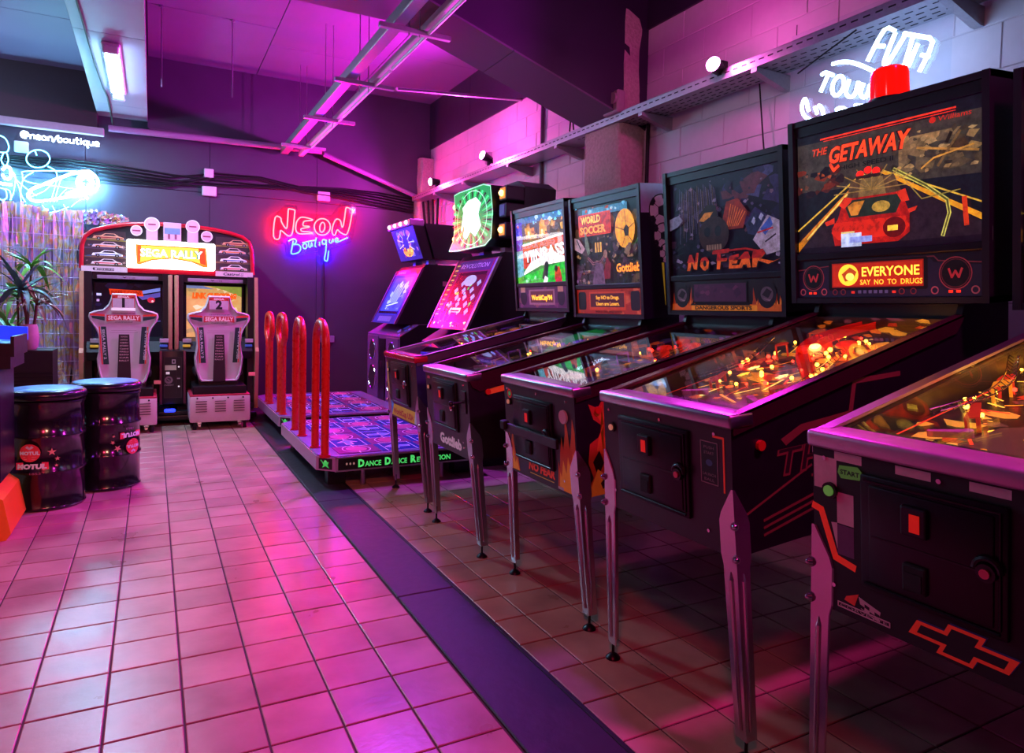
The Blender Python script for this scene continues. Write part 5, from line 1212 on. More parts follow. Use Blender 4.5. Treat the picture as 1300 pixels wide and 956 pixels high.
        hb = MB().prism([(y, z) for y, z in shape], dx - .06, dx + .16, 'x').build('marquee', M_BLACK, t)
        a = Art(92, 54, .92, .54)
        S = [((-y) * 100 + 50, (z - 1.66) * 100) for y, z in shape]
        a.poly(S, '0c8a44', 1.3)
        for k in range(36):
            t0 = 2 * PI * k / 36; a.poly([(48 + 20 * math.cos(t0), 27 + 12 * math.sin(t0)), (48 + 40 * math.cos(t0 - .05), 27 + 24 * math.sin(t0 - .05)), (48 + 40 * math.cos(t0 + .03), 27 + 24 * math.sin(t0 + .03))], '062018' if k % 2 else '28d868', .3 if k % 2 else 1.9)
        a.line([(S[i][0] * .985 + .7, S[i][1] * .97 + .8) for i in range(len(S))], .8, 'b0ffd0', .8, True)
        a.ring(48, 28, 30, 22.5, .8, 'b0ffd0', .8)
        a.poly([(27, 20), (31, 34), (29, 38), (40, 43), (56, 44), (66, 38), (61, 30), (67, 20), (56, 12), (46, 17), (38, 11), (33, 13)], 'd8fff0', 1.5)
        a.poly([(24, 30), (30, 36), (28, 40), (33, 44), (30, 46), (24, 40), (20, 32)], '18a048', 1.0); a.poly([(30, 12), (34, 20), (32, 24), (28, 16)], 'c8a060', 1.2)
        # the print covers the marquee face exactly (same outline, a hair in front)
        M_ = print_mat('marquee print green', .25, 1.0, .05)
        a.build('marquee_picture', hb, (dx - .0605, .04, 1.93), (0, -1, 0), (0, 0, 1), M_)
        for s in (-1, 1):
            for z, lit in ((2.08, 1), (1.95, 0), (1.80, 1)):
                y = s * .44 + (.0 if s > 0 else -.02)
                lb = MB().rbox(dx - .02, dx + .14, y - .06, y + .06, z - .055, z + .055, .01, 2).build('lamp_box', M_DARKPL, t)
                MB().rbox(dx - .026, dx - .018, y - .045, y + .045, z - .042, z + .042, .004, 1).build('lamp_front', mat('mauve lamp glass', '5a4a80', .3) if not lit else mat('amber lamp glass', 'c87a30', .3, emit=1.0, ecol=rgb('e08020')), lb)
                if lit: MB().ball((dx - .03, y, z), .024, 12, 8).build('lamp_bulb', mat('amber lamp bulb', 'fff0b0', .3, emit=6, ecol=rgb('ffd060')), lb, smooth=60)
        MB().prism([(-.50, 1.72), (-.52, 2.14), (-.40, 2.20), (.38, 2.20), (.46, 2.1), (.46, 1.72)], dx + .14, dx + .42, 'x').build('marquee_hood', M_BLACK, t)
    return t
dance_cab('dance machine cabinet with a glowing green marquee and amber lamps', 2.12, 2.40, 5.17, 'green')
dance_cab('dance machine cabinet with blue screen and slanted blue marquee', 2.17, 2.46, 7.05, 'blue')
# neon tube runs, metres in the plane of each sign
NEON_RED = [[(-0.515,0.119),(-0.533,-0.104),(-0.477,-0.134),(-0.458,-0.075),(-0.454,-0.031),(-0.426,-0.044),(-0.374,-0.084),(-0.336,-0.081),(-0.313,-0.016),(-0.293,0.191),(-0.296,0.224),(-0.353,0.232),(-0.367,0.218),(-0.375,0.077),(-0.384,0.003),(-0.407,0.011),(-0.445,0.076),(-0.455,0.119),(-0.515,0.119)],[(-0.078,0.125),(-0.156,0.145),(-0.223,0.143),(-0.266,0.095),(-0.28,0.035),(-0.275,-0.023),(-0.241,-0.052),(-0.174,-0.049),(-0.08,-0.035),(-0.131,-0.022),(-0.203,-0.022),(-0.222,-0.004),(-0.203,0.014),(-0.126,0.033),(-0.131,0.045),(-0.194,0.047),(-0.185,0.097),(-0.137,0.111),(-0.078,0.125)],[(0.129,0.057),(0.125,0.026),(0.111,-0.003),(0.09,-0.027),(0.063,-0.043),(0.033,-0.05),(0.003,-0.047),(-0.024,-0.035),(-0.045,-0.015),(-0.059,0.012),(-0.064,0.042),(-0.06,0.073),(-0.046,0.102),(-0.025,0.125),(0.001,0.142),(0.031,0.149),(0.061,0.147),(0.088,0.135),(0.11,0.114),(0.124,0.088),(0.129,0.057)],[(0.062,0.042),(0.058,0.024),(0.051,0.008),(0.043,-0.005),(0.033,-0.013),(0.024,-0.015),(0.015,-0.011),(0.008,-0.002),(0.004,0.011),(0.002,0.028),(0.003,0.047),(0.007,0.065),(0.013,0.081),(0.022,0.094),(0.031,0.102),(0.04,0.104),(0.049,0.101),(0.056,0.092),(0.061,0.078),(0.063,0.061),(0.062,0.042)],[(0.16,-0.031),(0.185,-0.039),(0.205,0.008),(0.22,0.029),(0.25,0.001),(0.307,-0.025),(0.337,-0.008),(0.367,0.085),(0.392,0.239),(0.388,0.285),(0.338,0.31),(0.318,0.299),(0.304,0.192),(0.285,0.079),(0.27,0.068),(0.254,0.137),(0.229,0.157),(0.198,0.153),(0.169,0.1),(0.15,0.019),(0.16,-0.031)]]
NEON_BLUE = [[(-0.364,-0.151),(-0.307,-0.118),(-0.274,-0.135),(-0.278,-0.165),(-0.307,-0.186),(-0.25,-0.183),(-0.221,-0.215),(-0.239,-0.27),(-0.296,-0.296),(-0.33,-0.289),(-0.321,-0.221),(-0.307,-0.142)],[(-0.149,-0.196),(-0.152,-0.211),(-0.161,-0.222),(-0.172,-0.227),(-0.184,-0.224),(-0.192,-0.213),(-0.196,-0.199),(-0.193,-0.184),(-0.184,-0.173),(-0.173,-0.168),(-0.161,-0.171),(-0.153,-0.181),(-0.149,-0.196)],[(-0.129,-0.15),(-0.126,-0.199),(-0.105,-0.203),(-0.093,-0.148),(-0.085,-0.197)],[(-0.202,-0.16),(-0.115,-0.134),(-0.037,-0.114)],[(-0.037,-0.085),(-0.054,-0.185),(-0.036,-0.194)],[(0.0,-0.132),(0.003,-0.181)],[(0.076,-0.129),(0.074,-0.143),(0.066,-0.154),(0.055,-0.158),(0.044,-0.155),(0.036,-0.145),(0.033,-0.132),(0.036,-0.117),(0.044,-0.107),(0.054,-0.102),(0.065,-0.105),(0.073,-0.115),(0.076,-0.129)],[(0.083,-0.101),(0.078,-0.236),(0.062,-0.337),(0.079,-0.359),(0.099,-0.35),(0.112,-0.234)],[(0.121,-0.094),(0.121,-0.134),(0.146,-0.134),(0.163,-0.086),(0.167,-0.126)],[(0.189,-0.114),(0.226,-0.095),(0.211,-0.072),(0.191,-0.094),(0.201,-0.125),(0.252,-0.107),(0.343,-0.058)]]
NEON_BACK = [[(-0.559,0.112),(-0.401,0.281),(-0.269,0.283),(-0.249,0.197),(-0.075,0.202),(0.142,0.2),(0.261,0.371),(0.363,0.396),(0.435,0.357),(0.458,0.196),(0.419,-0.031),(0.389,-0.114),(0.147,-0.221),(0.158,-0.351),(0.108,-0.394),(0.029,-0.378),(-0.012,-0.261),(-0.168,-0.29),(-0.312,-0.347),(-0.388,-0.322),(-0.403,-0.186),(-0.52,-0.184),(-0.566,-0.12)]]
CYAN_THICK = [[(-0.243,-0.142),(-0.224,-0.101),(-0.135,-0.048),(-0.041,0.007),(0.074,0.071),(0.162,0.109),(0.26,0.137),(0.329,0.088),(0.353,0.021),(0.328,-0.051),(0.229,-0.107),(0.035,-0.16),(-0.155,-0.214),(-0.234,-0.203),(-0.257,-0.155),(-0.243,-0.142)],[(0.306,0.027),(0.3,-0.005),(0.285,-0.033),(0.261,-0.054),(0.234,-0.063),(0.207,-0.059),(0.184,-0.044),(0.169,-0.019),(0.164,0.012),(0.17,0.044),(0.185,0.073),(0.208,0.093),(0.235,0.102),(0.262,0.099),(0.285,0.084),(0.3,0.059),(0.306,0.027)],[(0.284,0.019),(0.278,-0.007),(0.261,-0.028),(0.239,-0.037),(0.217,-0.032),(0.201,-0.015),(0.195,0.01),(0.201,0.036),(0.218,0.057),(0.24,0.066),(0.262,0.062),(0.278,0.045),(0.284,0.019)],[(-0.464,0.066),(-0.428,0.103),(-0.396,0.079),(-0.401,-0.004),(-0.438,-0.019),(-0.464,0.022)],[(-0.483,-0.068),(-0.429,-0.073),(-0.388,-0.071)],[(0.209,-0.097),(0.258,-0.15)],[(0.064,-0.123),(0.171,-0.067),(0.19,-0.099),(0.083,-0.133)]]
CYAN_THIN = [[(-0.07,0.223),(-0.075,0.195),(-0.09,0.168),(-0.112,0.146),(-0.139,0.13),(-0.169,0.122),(-0.2,0.123),(-0.227,0.132),(-0.248,0.149),(-0.261,0.172),(-0.266,0.199),(-0.261,0.227),(-0.247,0.253),(-0.225,0.276),(-0.198,0.292),(-0.168,0.3),(-0.138,0.299),(-0.111,0.29),(-0.089,0.273),(-0.075,0.25),(-0.07,0.223)],[(-0.193,0.283),(-0.18,0.245)],[(0.162,0.126),(-0.264,0.077),(-0.297,0.035),(-0.288,-0.014),(-0.21,-0.039),(-0.098,-0.044),(0.074,-0.054),(0.19,-0.065)],[(-0.087,0.143),(-0.021,0.105),(-0.012,0.016),(-0.066,-0.215)],[(0.113,0.109),(0.036,0.044),(-0.003,-0.073),(-0.033,-0.212)],[(-0.209,0.073),(-0.283,0.009),(-0.311,-0.083),(-0.312,-0.16),(-0.276,-0.234)],[(-0.229,-0.174),(-0.117,-0.107),(-0.041,-0.01)],[(-0.479,0.401),(-0.434,0.375),(-0.408,0.302),(-0.426,0.245),(-0.48,0.238)],[(-0.453,0.231),(-0.472,0.163),(-0.445,0.101)],[(-0.426,0.234),(-0.413,0.17),(-0.428,0.103),(-0.383,0.064),(-0.356,0.001),(-0.376,-0.155),(-0.403,-0.224)],[(-0.392,0.063),(-0.347,-0.02),(-0.265,-0.1),(-0.183,-0.164)],[(-0.447,-0.119),(-0.403,-0.136),(-0.394,-0.223)],[(-0.483,-0.111),(-0.439,-0.129),(-0.43,-0.205),(-0.466,-0.23),(-0.484,-0.221)],[(-0.356,-0.021),(-0.325,-0.106),(-0.312,-0.238)],[(0.074,-0.065),(0.016,-0.139),(-0.013,-0.21)],[(-0.276,-0.256),(-0.212,-0.318),(-0.118,-0.332),(-0.004,-0.3),(0.092,-0.246)],[(-0.23,-0.275),(-0.174,-0.314)],[(-0.137,-0.249),(-0.099,-0.319)],[(-0.052,-0.247),(-0.024,-0.313)],[(0.044,-0.227),(0.072,-0.281)],[(0.111,-0.244),(0.19,-0.168),(0.249,-0.151)]]
WHITE_NEON = [[(0.035,0.158),(0.111,0.273),(0.161,0.25)],[(0.067,0.217),(0.114,0.201)],[(0.164,0.242),(0.118,0.132),(0.138,0.123),(0.207,0.213)],[(0.203,0.226),(0.288,0.182)],[(0.245,0.197),(0.208,0.072)],[(0.229,0.074),(0.268,0.16)],[(0.273,0.188),(0.331,0.148),(0.28,0.038)],[(0.286,0.107),(0.319,0.09)],[(-0.149,0.201),(-0.103,0.197),(-0.043,0.176),(0.03,0.131),(0.114,0.069),(0.195,0.015)],[(-0.209,0.166),(-0.186,0.172),(-0.142,0.146)],[(-0.17,0.157),(-0.209,0.085)],[(-0.085,0.073),(-0.094,0.057),(-0.106,0.046),(-0.12,0.044),(-0.133,0.051),(-0.142,0.065),(-0.145,0.084),(-0.141,0.104),(-0.132,0.12),(-0.119,0.13),(-0.106,0.132),(-0.093,0.125),(-0.085,0.111),(-0.082,0.093),(-0.085,0.073)],[(-0.054,0.101),(-0.07,0.05),(-0.05,0.019),(-0.022,0.024),(-0.006,0.078)],[(0.019,0.064),(0.007,0.017),(0.036,-0.004),(0.054,0.048)],[(0.062,0.043),(0.057,-0.003),(0.091,-0.006),(0.096,0.03)],[(-0.019,-0.028),(0.038,-0.042),(0.092,-0.034)],[(-0.274,0.009),(-0.294,0.069),(-0.306,0.072),(-0.317,0.033),(-0.29,-0.018),(-0.206,-0.065),(-0.136,-0.072),(-0.099,-0.054),(-0.115,-0.022),(-0.078,-0.026),(-0.039,-0.062),(0.041,-0.094)],[(-0.238,0.021),(-0.224,-0.017)],[(-0.218,0.022),(-0.198,0.004),(-0.181,-0.054)],[(-0.345,-0.093),(-0.321,-0.063),(-0.287,-0.078),(-0.277,-0.104)],[(-0.261,-0.104),(-0.237,-0.092),(-0.211,-0.122)]]
# ================================================================== neon signs
def neon_mat(n, c, s): return mat(n, c, .4, emit=s, ecol=c if not isinstance(c, str) else rgb(c))
M_NRED = neon_mat('red neon', (1.0, .0025, .0028), 270); M_NBLUE = neon_mat('blue neon', (.0014, .0040, 1.0), 240); M_NCYAN = neon_mat('cyan neon', (.22, .72, 1.0), 170); M_NTHIN = neon_mat('thin cyan neon', (.10, .62, 1.0), 18); M_NWHITE = neon_mat('ice white neon', (.42, .68, 1.0), 15); M_NTXT = neon_mat('white neon lettering', (.6, .8, 1.0), 14)
def spline(pts, n=5):
    if len(pts) < 3: return pts
    out = []; cl = (pts[0] == pts[-1]); q = pts[:-1] if cl else pts; m = len(q)
    for i in range(m if cl else m - 1):
        p0 = q[(i - 1) % m] if cl or i else q[0]; p1 = q[i]; p2 = q[(i + 1) % m]; p3 = q[(i + 2) % m] if cl or i + 2 < m else q[-1]
        for k in range(n):
            t = k / n
            out.append(tuple(.5 * ((2 * p1[d]) + (p2[d] - p0[d]) * t + (2 * p0[d] - 5 * p1[d] + 4 * p2[d] - p3[d]) * t * t + (3 * p1[d] - p0[d] - 3 * p2[d] + p3[d]) * t ** 3) for d in (0, 1)))
    if not cl: out.append(q[-1])
    else: out.append(out[0])
    return out
ns = thing('neon_sign', 'red and blue neon lettering sign on the dark back wall', 'neon sign', (1.8, YB - .002, 2.1))
p = [(x, z) for x, z in NEON_BACK[0]]
MB().prism(p[::-1], -.060, -.054, 'y').build('backing_panel', glass_mat('thin clear acrylic', (.86, .86, .88), 1.35, .06, .6), ns)
for nm, paths, m, r in (('red_tube', NEON_RED, M_NRED, .0075), ('blue_tube', NEON_BLUE, M_NBLUE, .0085)):
    for q in paths: MB().tube([(x, -.072, z) for x, z in spline(q, 3)], r, 8, q[0] == q[-1]).build(nm, m, ns, smooth=60)
for x, z in ((-.45, .0), (.3, .1), (.0, -.3), (-.3, -.2)): MB().cyl((x, 0, z), (x, -.06, z), .008, n=8).build('standoff', M_CHROME, ns)

LET = {'@': [[(.65, .35), (.5, .2), (.32, .3), (.35, .55), (.6, .62), (.68, .35), (.85, .3), (.95, .6), (.75, .9), (.35, .95), (.08, .65), (.1, .25), (.35, .0), (.7, .02)]],
       'n': [[(.15, 0), (.15, .6)], [(.15, .45), (.4, .62), (.6, .5), (.62, 0)]], 'e': [[(.1, .32), (.62, .34), (.5, .6), (.25, .6), (.1, .32), (.2, .05), (.5, 0), (.65, .1)]],
       'o': [[(.35, .6), (.1, .45), (.1, .15), (.35, 0), (.6, .15), (.6, .45), (.35, .6)]], '/': [[(.05, -.15), (.5, .85)]], 'b': [[(.15, 1.0), (.15, 0), (.45, 0), (.62, .3), (.45, .58), (.15, .5)]],
       'u': [[(.12, .6), (.12, .15), (.35, 0), (.58, .15), (.6, .6)], [(.6, .2), (.66, 0)]], 't': [[(.3, .95), (.3, .1), (.55, 0)], [(.1, .62), (.55, .62)]], 'i': [[(.25, .6), (.25, .0)], [(.25, .82), (.25, .86)]], 'q': [[(.6, .55), (.35, .6), (.1, .4), (.15, .05), (.4, 0), (.6, .2)], [(.6, .6), (.6, -.35), (.75, -.3)]]}
cs = thing('neon_sign', 'cyan line drawing neon sign on a clear hanging panel, far left', 'neon sign', (-.85, 8.42, 2.4))
MB().box(-.50, .372, .012, .018, -.36, .52).build('acrylic_panel', M_ACRYL, cs)
for q in CYAN_THICK: MB().tube([(x, 0, z) for x, z in spline(q, 3)], .011, 8, q[0] == q[-1]).build('thick_tube', M_NCYAN, cs, smooth=60)
for q in CYAN_THIN: MB().tube([(x, 0, z) for x, z in spline(q, 3)], .0042, 6, q[0] == q[-1]).build('thin_tube', M_NTHIN, cs, smooth=60)
x = -.315
for ch in '@neon/boutique':
    w = {'@': 1.0, '/': .5, 'i': .42, 't': .56}.get(ch, .68) * .073
    for q in LET[ch]: MB().tube([(x + a * .073, 0, .405 + b * .066) for a, b in spline(q, 3)], .0058, 6, q[0] == q[-1]).build('letter_tube', M_NTXT, cs, smooth=60)
    x += w
for xx in (-.36, .355): MB().tube([(xx, .015, .52), (xx, .015, .60)], .002, 5).build('hanging_wire', M_CHROME, cs)
ws = thing('neon_sign', 'ice white neon sign of slanted lettering hanging by the right wall', 'neon sign', (2.90, 2.1, 2.2), -PI / 2)
# local x runs along -Y of the room, local y points to the wall side
MB().box(-.405, .40, .014, .020, -.30, .42).build('acrylic_panel', M_ACRYL, ws)
for q in WHITE_NEON: MB().tube([(x, 0, z) for x, z in spline(q, 3)], .0085, 8, q[0] == q[-1]).build('white_tube', M_NWHITE, ws, smooth=60)
for xx in (-.38, .37): MB().tube([(xx, .017, .42), (xx, .017, .47)], .003, 5).build('hanging_wire', M_CHROME, ws)
MB().tube([(-.36, .012, .22), (-.20, .02, .28), (-.05, .03, .335)], .004, 6).build('supply_cable', M_RUBBER, ws)

# ================================================================== barrel stools
M_DRUM = mat('black enamel drum', '17131a', 0.16, vary=.15, coat=.5)
M_CUSH = mat('black vinyl cushion', '1a1820', 0.22, vary=.1)
M_VINYL = mat('cyan lit vinyl', '4a9cc8', 0.35, vary=.06)  # blue stands in for the cyan sign's light on the stool tops
def barrel(label, x, y, rot, flip):
    t = thing('barrel_stool', label, 'stool', (x, y, 0), rot, 'oil drum stools')
    r = .190
    pr = [(r - .004, 0), (r + .004, .004), (r + .006, .012), (r, .020), (r, .205), (r + .008, .212), (r + .008, .222), (r, .230), (r, .405), (r + .008, .412), (r + .008, .422), (r, .430), (r, .590), (r + .006, .598), (r + .006, .612), (r - .004, .618)]
    MB().lathe(pr, 48).build('drum', M_DRUM, t, smooth=50)
    MB().lathe([(r - .01, .616), (r + .010, .622), (r + .016, .640), (r + .012, .660), (r - .004, .672), (r - .006, .672)], 48).build('cushion', M_CUSH, t, smooth=60)
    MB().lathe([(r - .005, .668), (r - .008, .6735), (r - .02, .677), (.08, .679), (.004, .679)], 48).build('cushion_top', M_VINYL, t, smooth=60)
    # printed decals wrapped on the drum
    a = Art(60, 38, .30, .19)
    a.ell(20, 26, 10, 10, 'd03a44', .08); a.rect(9.6, 23.4, 30.4, 28.6, '14121a'); a.text('MOTUL', 20, 24, 5.2, 'c8c8d4', .1, width=19, bold=.05, align='c'); a.poly([(16, 32), (20, 29.4), (24, 32), (22, 34), (20, 32), (18, 34)], 'c8c0c8', .05); a.line([(15, 19), (25, 19)], .7, 'e08890', .1); a.line([(14, 21.4), (26, 21.4)], .5, 'e08890', .1)
    a.rect(6, 7, 37, 15, 'd82c50', .15); a.text('MOTUL', 21.5, 8.4, 7, 'd0c8d4', .12, width=28, bold=.07, align='c', shear=.1)
    def star(cx, cy, rr): a.poly([(cx + (rr if k % 2 == 0 else rr * .4) * math.sin(PI * k / 5), cy + (rr if k % 2 == 0 else rr * .4) * math.cos(PI * k / 5)) for k in range(10)], 'd88a80', .08)
    star(40, 26, 4.4); star(45, 18, 2.8); star(44, 10.4, 2)
    a.text('1853', 20, 1.6, 3.2, '9a7a90', 0, width=10)
    o = a.build('decal', t, (0, 0, 0), (1, 0, 0), (0, 1, 0), SATIN)
    me = o.data
    for vv in me.vertices:
        X, Y_, Z_ = vv.co
        if flip: X, Y_ = -X, -Y_
        rr = r + .0102 + Z_; th = -PI / 2 + X / r
        vv.co = (rr * math.cos(th), rr * math.sin(th), .30 + Y_)
    # the decal sits on a thin sleeve so it clears the drum's hoops
    return t
barrel('oil drum stool on the left, lettering upright', -.545, 4.735, -.02, False)
barrel('oil drum stool set behind, lettering upside down', -.262, 5.075, .62, True)

# ================================================================== left corner: foil curtain, wire grid, plants
def foil_mat():
    m = bpy.data.materials.new('iridescent foil'); m.use_nodes = True
    nt = m.node_tree; b = nt.nodes['Principled BSDF']
    tc = nt.nodes.new('ShaderNodeTexCoord'); nz = nt.nodes.new('ShaderNodeTexNoise'); nz.inputs['Scale'].default_value = 9; nz.inputs['Detail'].default_value = 4
    nt.links.new(tc.outputs['Object'], nz.inputs['Vector'])
    r = nt.nodes.new('ShaderNodeValToRGB'); r.color_ramp.elements[0].position = .3; r.color_ramp.elements[0].color = rgb('c8d8ff') + (1,); r.color_ramp.elements[1].position = .72; r.color_ramp.elements[1].color = rgb('ffd0e8') + (1,)
    for p_, c in ((.42, 'f0f0ff'), (.5, 'ffd890'), (.58, 'e0b8ff')):
        e = r.color_ramp.elements.new(p_); e.color = rgb(c) + (1,)
    nt.links.new(nz.outputs['Fac'], r.inputs[0]); nt.links.new(r.outputs[0], b.inputs['Base Color'])
    b.inputs['Metallic'].default_value = .6; b.inputs['Roughness'].default_value = .26
    return m
M_FOIL = foil_mat()
R = random.Random(77)
def fringe(name, label, n_, x0, x1, yc, top0, bot):
    fc = MB()
    for k in range(n_):
        x = x0 + (x1 - x0) * k / n_ + R.uniform(-.01, .01); y = yc + R.uniform(-.03, .03); top = top0 + .03 * math.sin(x * 9) - R.uniform(0, .05); w = R.uniform(.014, .024); tw = R.uniform(0, 6.28); fr = R.uniform(3, 8); n = 14; v = []
        for i in range(n + 1):
            z = top - (top - bot) * i / n; a_ = tw + fr * i / n; sw = .02 * math.sin(a_ * 1.3)
            dx, dy = w * math.cos(a_), w * math.sin(a_)
            v += [(x + sw - dx, y + dy * .8, z), (x + sw + dx, y - dy * .8, z)]
        fc.add(v, [(2 * i, 2 * i + 1, 2 * i + 3, 2 * i + 2) for i in range(n)])
    return stuff(tag(fc.build(name, M_FOIL), label, 'curtain'))
fringe('foil_curtain', 'iridescent foil fringe curtain hanging behind the plants', 150, -1.75, -.66, 8.32, 2.13, .12)
fringe('foil_drape', 'short foil fringe draped above the racing cabinet', 40, -.62, -.24, 8.48, 2.13, 1.99)
fp = MB()
for k in range(260):
    c = Vector((-.84 + R.uniform(-.18, .15), 7.75 + R.uniform(-.12, .1), 0)); hh = .55 * math.exp(-((c.x + .80) / .13) ** 2) + .1; c.z = R.uniform(.02, hh); s = R.uniform(.03, .07)
    q = [c + Vector((R.uniform(-s, s), R.uniform(-s, s) * .5, R.uniform(-s, s))) for _ in range(4)]
    for p_ in q: p_.z = max(.004, p_.z)
    fp.add([tuple(p_) for p_ in q], [(0, 1, 2), (1, 3, 2)])
fpo = fp.build('foil_heap', M_FOIL); tag(fpo, 'crumpled heap of silver foil beside the racing cabinet', 'foil'); stuff(fpo)
wg = MB()
for k in range(15): wg.tube([(-1.80 + k * .084, 8.26, .0), (-1.80 + k * .084, 8.26, 2.02)], .0045, 5)
for k in range(14): wg.tube([(-1.80, 8.255, .14 + k * .142), (-.622, 8.255, .14 + k * .142)], .0035, 5)
wgo = wg.build('wire_grid', mat('pale wire', 'c8b0d8', .35, metal=.5)); tag(wgo, 'pale wire grid standing in front of the foil curtain', 'wire grid')
M_LEAF = mat('green leaf', '5aa838', 0.4, vary=.35, scale=9); M_LEAFD = mat('dark blue green leaf', '3a6a68', 0.4, vary=.3, scale=9); M_LEAFR = mat('reddish leaf', '8a5a50', 0.4, vary=.3, scale=9)
def leaf_geo(L, w, droop):
    n = 7; v = []; f = []
    for i in range(n + 1):
        t = i / n; ww = w * math.sin(PI * min(1, .12 + t * .88)) * (1 - .25 * t); x = L * t * (1 - .15 * droop * t); z = L * (.35 * t - droop * .75 * t * t)
        v += [(x, -ww, z + ww * .25), (x, 0, z), (x, ww, z + ww * .25)]
    for i in range(n): f += [(3 * i, 3 * i + 1, 3 * i + 4, 3 * i + 3), (3 * i + 1, 3 * i + 2, 3 * i + 5, 3 * i + 4)]
    return MB().add(v, f)
def plant(label, x, y, heads, zbase, pot):
    t = thing('potted_plant', label, 'plant', (x, y, zbase), 0, 'potted plants in the left corner')
    pot(t)
    for (dx, dy, h, n, L, m, seed) in heads:
        RR = random.Random(seed)
        MB().tube([(0, 0, .06), (dx * .5 + .01, dy * .5, h * .55), (dx, dy, h)], [.014, .011, .008], 7).build('stem', mat('brown stem', '5a4030', .8, vary=.3), t, smooth=60)
        ge = [leaf_geo(L, L * .075, d) for d in (.25, .7, 1.25)]; first = [None] * 3
        for k in range(n):
            j = k % 3
            if first[j] is None: first[j] = ge[j].build('leaf', m, t, smooth=60); o = first[j]
            else: o = first[j].copy(); COL.objects.link(o); o.parent = t
            o.location = (dx, dy, h - .03 + .05 * (k / n)); o.rotation_euler = (RR.uniform(-.2, .2), -RR.uniform(-.15, .95) if j < 2 else RR.uniform(-.2, .2), k * 2.4 + RR.uniform(-.3, .3)); s = RR.uniform(.75, 1.1); o.scale = (s, s, s)
    return t
def white_pot(t): MB().lathe([(.045, 0), (.06, .02), (.068, .10), (.060, .17), (.052, .195), (.046, .19), (.042, .12), (.01, .11)], 20).build('pot', mat('pale stone pot', 'c0b4b4', .6, vary=.25, scale=18), t, smooth=50)
def dark_pot(t): MB().lathe([(.11, 0), (.14, .02), (.16, .26), (.165, .28), (.145, .28), (.13, .20), (.01, .19)], 20).build('pot', M_DARKPL, t, smooth=50)
# ribbed black case that carries the white pot
kb = thing('storage_case', 'black ribbed case with rounded corner behind the drums', 'case', (-.825, 6.42, 0))
prof = [(-.185, 0), (.150, 0), (.150, .80), (-.12, .80), (-.165, .785), (-.185, .74)]
MB().prism(prof, -.16, .16, 'y').build('case_body', M_BLACK, kb)
for k in range(9): MB().prism([(-.180, .62 - k * .028), (.150, .62 - k * .028), (.150, .634 - k * .028), (-.180, .634 - k * .028)], -.166, -.158, 'y').build('rib', M_BLACKMET, kb)
MB().tube([(-.187, -.162, .0), (-.187, -.162, .74), (-.167, -.162, .787), (-.12, -.162, .803)], .004, 6).build('edge_piping', mat('tan piping', 'b08a70', .5), kb)
plant('spiky dark plant in a pale stone pot on the ribbed case', -.845, 6.42, [(-.05, .0, .46, 20, .34, M_LEAFD, 3), (.05, .02, .36, 15, .30, M_LEAFR, 5)], .80, white_pot)
plant('tall bright green dracaena standing at the far left', -1.0, 7.0, [(.10, .0, 1.46, 15, .34, M_LEAF, 7), (.0, .02, 1.22, 16, .36, M_LEAF, 9), (-.06, .0, .95, 14, .36, M_LEAF, 11)], 0, dark_pot)
# arcade cabinet cut off by the left edge
M_ORANGE = mat('orange cabinet edge', 'f08a1c', 0.4, vary=.08)
lc = thing('arcade_cabinet', 'dark arcade cabinet with orange edges cut off at the left', 'arcade machine', (-1.02, 4.30, 0))
MB().rbox(-.42, .360, -.20, .20, .27, .84, .008, 1).build('cabinet_body', M_BLACK, lc)
MB().prism([(-.42, 0), (.385, 0), (.405, .03), (.375, .20), (.30, .265), (-.42, .285)], -.24, .22, 'y').build('base', M_ORANGE, lc)
MB().prism([(-.42, .84), (.405, .84), (.405, .965), (-.42, .985)], -.20, .205, 'y').build('control_deck', M_BLACK, lc)
M_BLUELIT = mat('lit blue rim', '1c40d8', .35, emit=.8, ecol=rgb('1838ff'))
MB().prism([(-.42, .975), (.42, .965), (.42, 1.035), (-.42, 1.075)], .205, .235, 'y').build('rear_rim', M_BLUELIT, lc)
MB().prism([(.405, .90), (.42, .90), (.42, 1.0), (.405, 1.0)], -.20, .205, 'y').build('side_rim', M_BLACK, lc)
a = Art(80, 40, .78, .39); a.rect(0, 0, 80, 40, '2878d8', .5); a.rect(4, 5, 74, 36, '38a8d8', .7); a.ell(64, 26, 10, 6, '80d8ff', .9)
a.build('deck_picture', lc, (-.0, 0, .9765), (.9997, 0, -.0242), (0, 1, 0))
MB().prism([(-.42, .86), (.325, .86), (.325, 1.0), (-.42, 1.06)], -.215, -.20, 'y').build('orange_edge', M_ORANGE, lc)

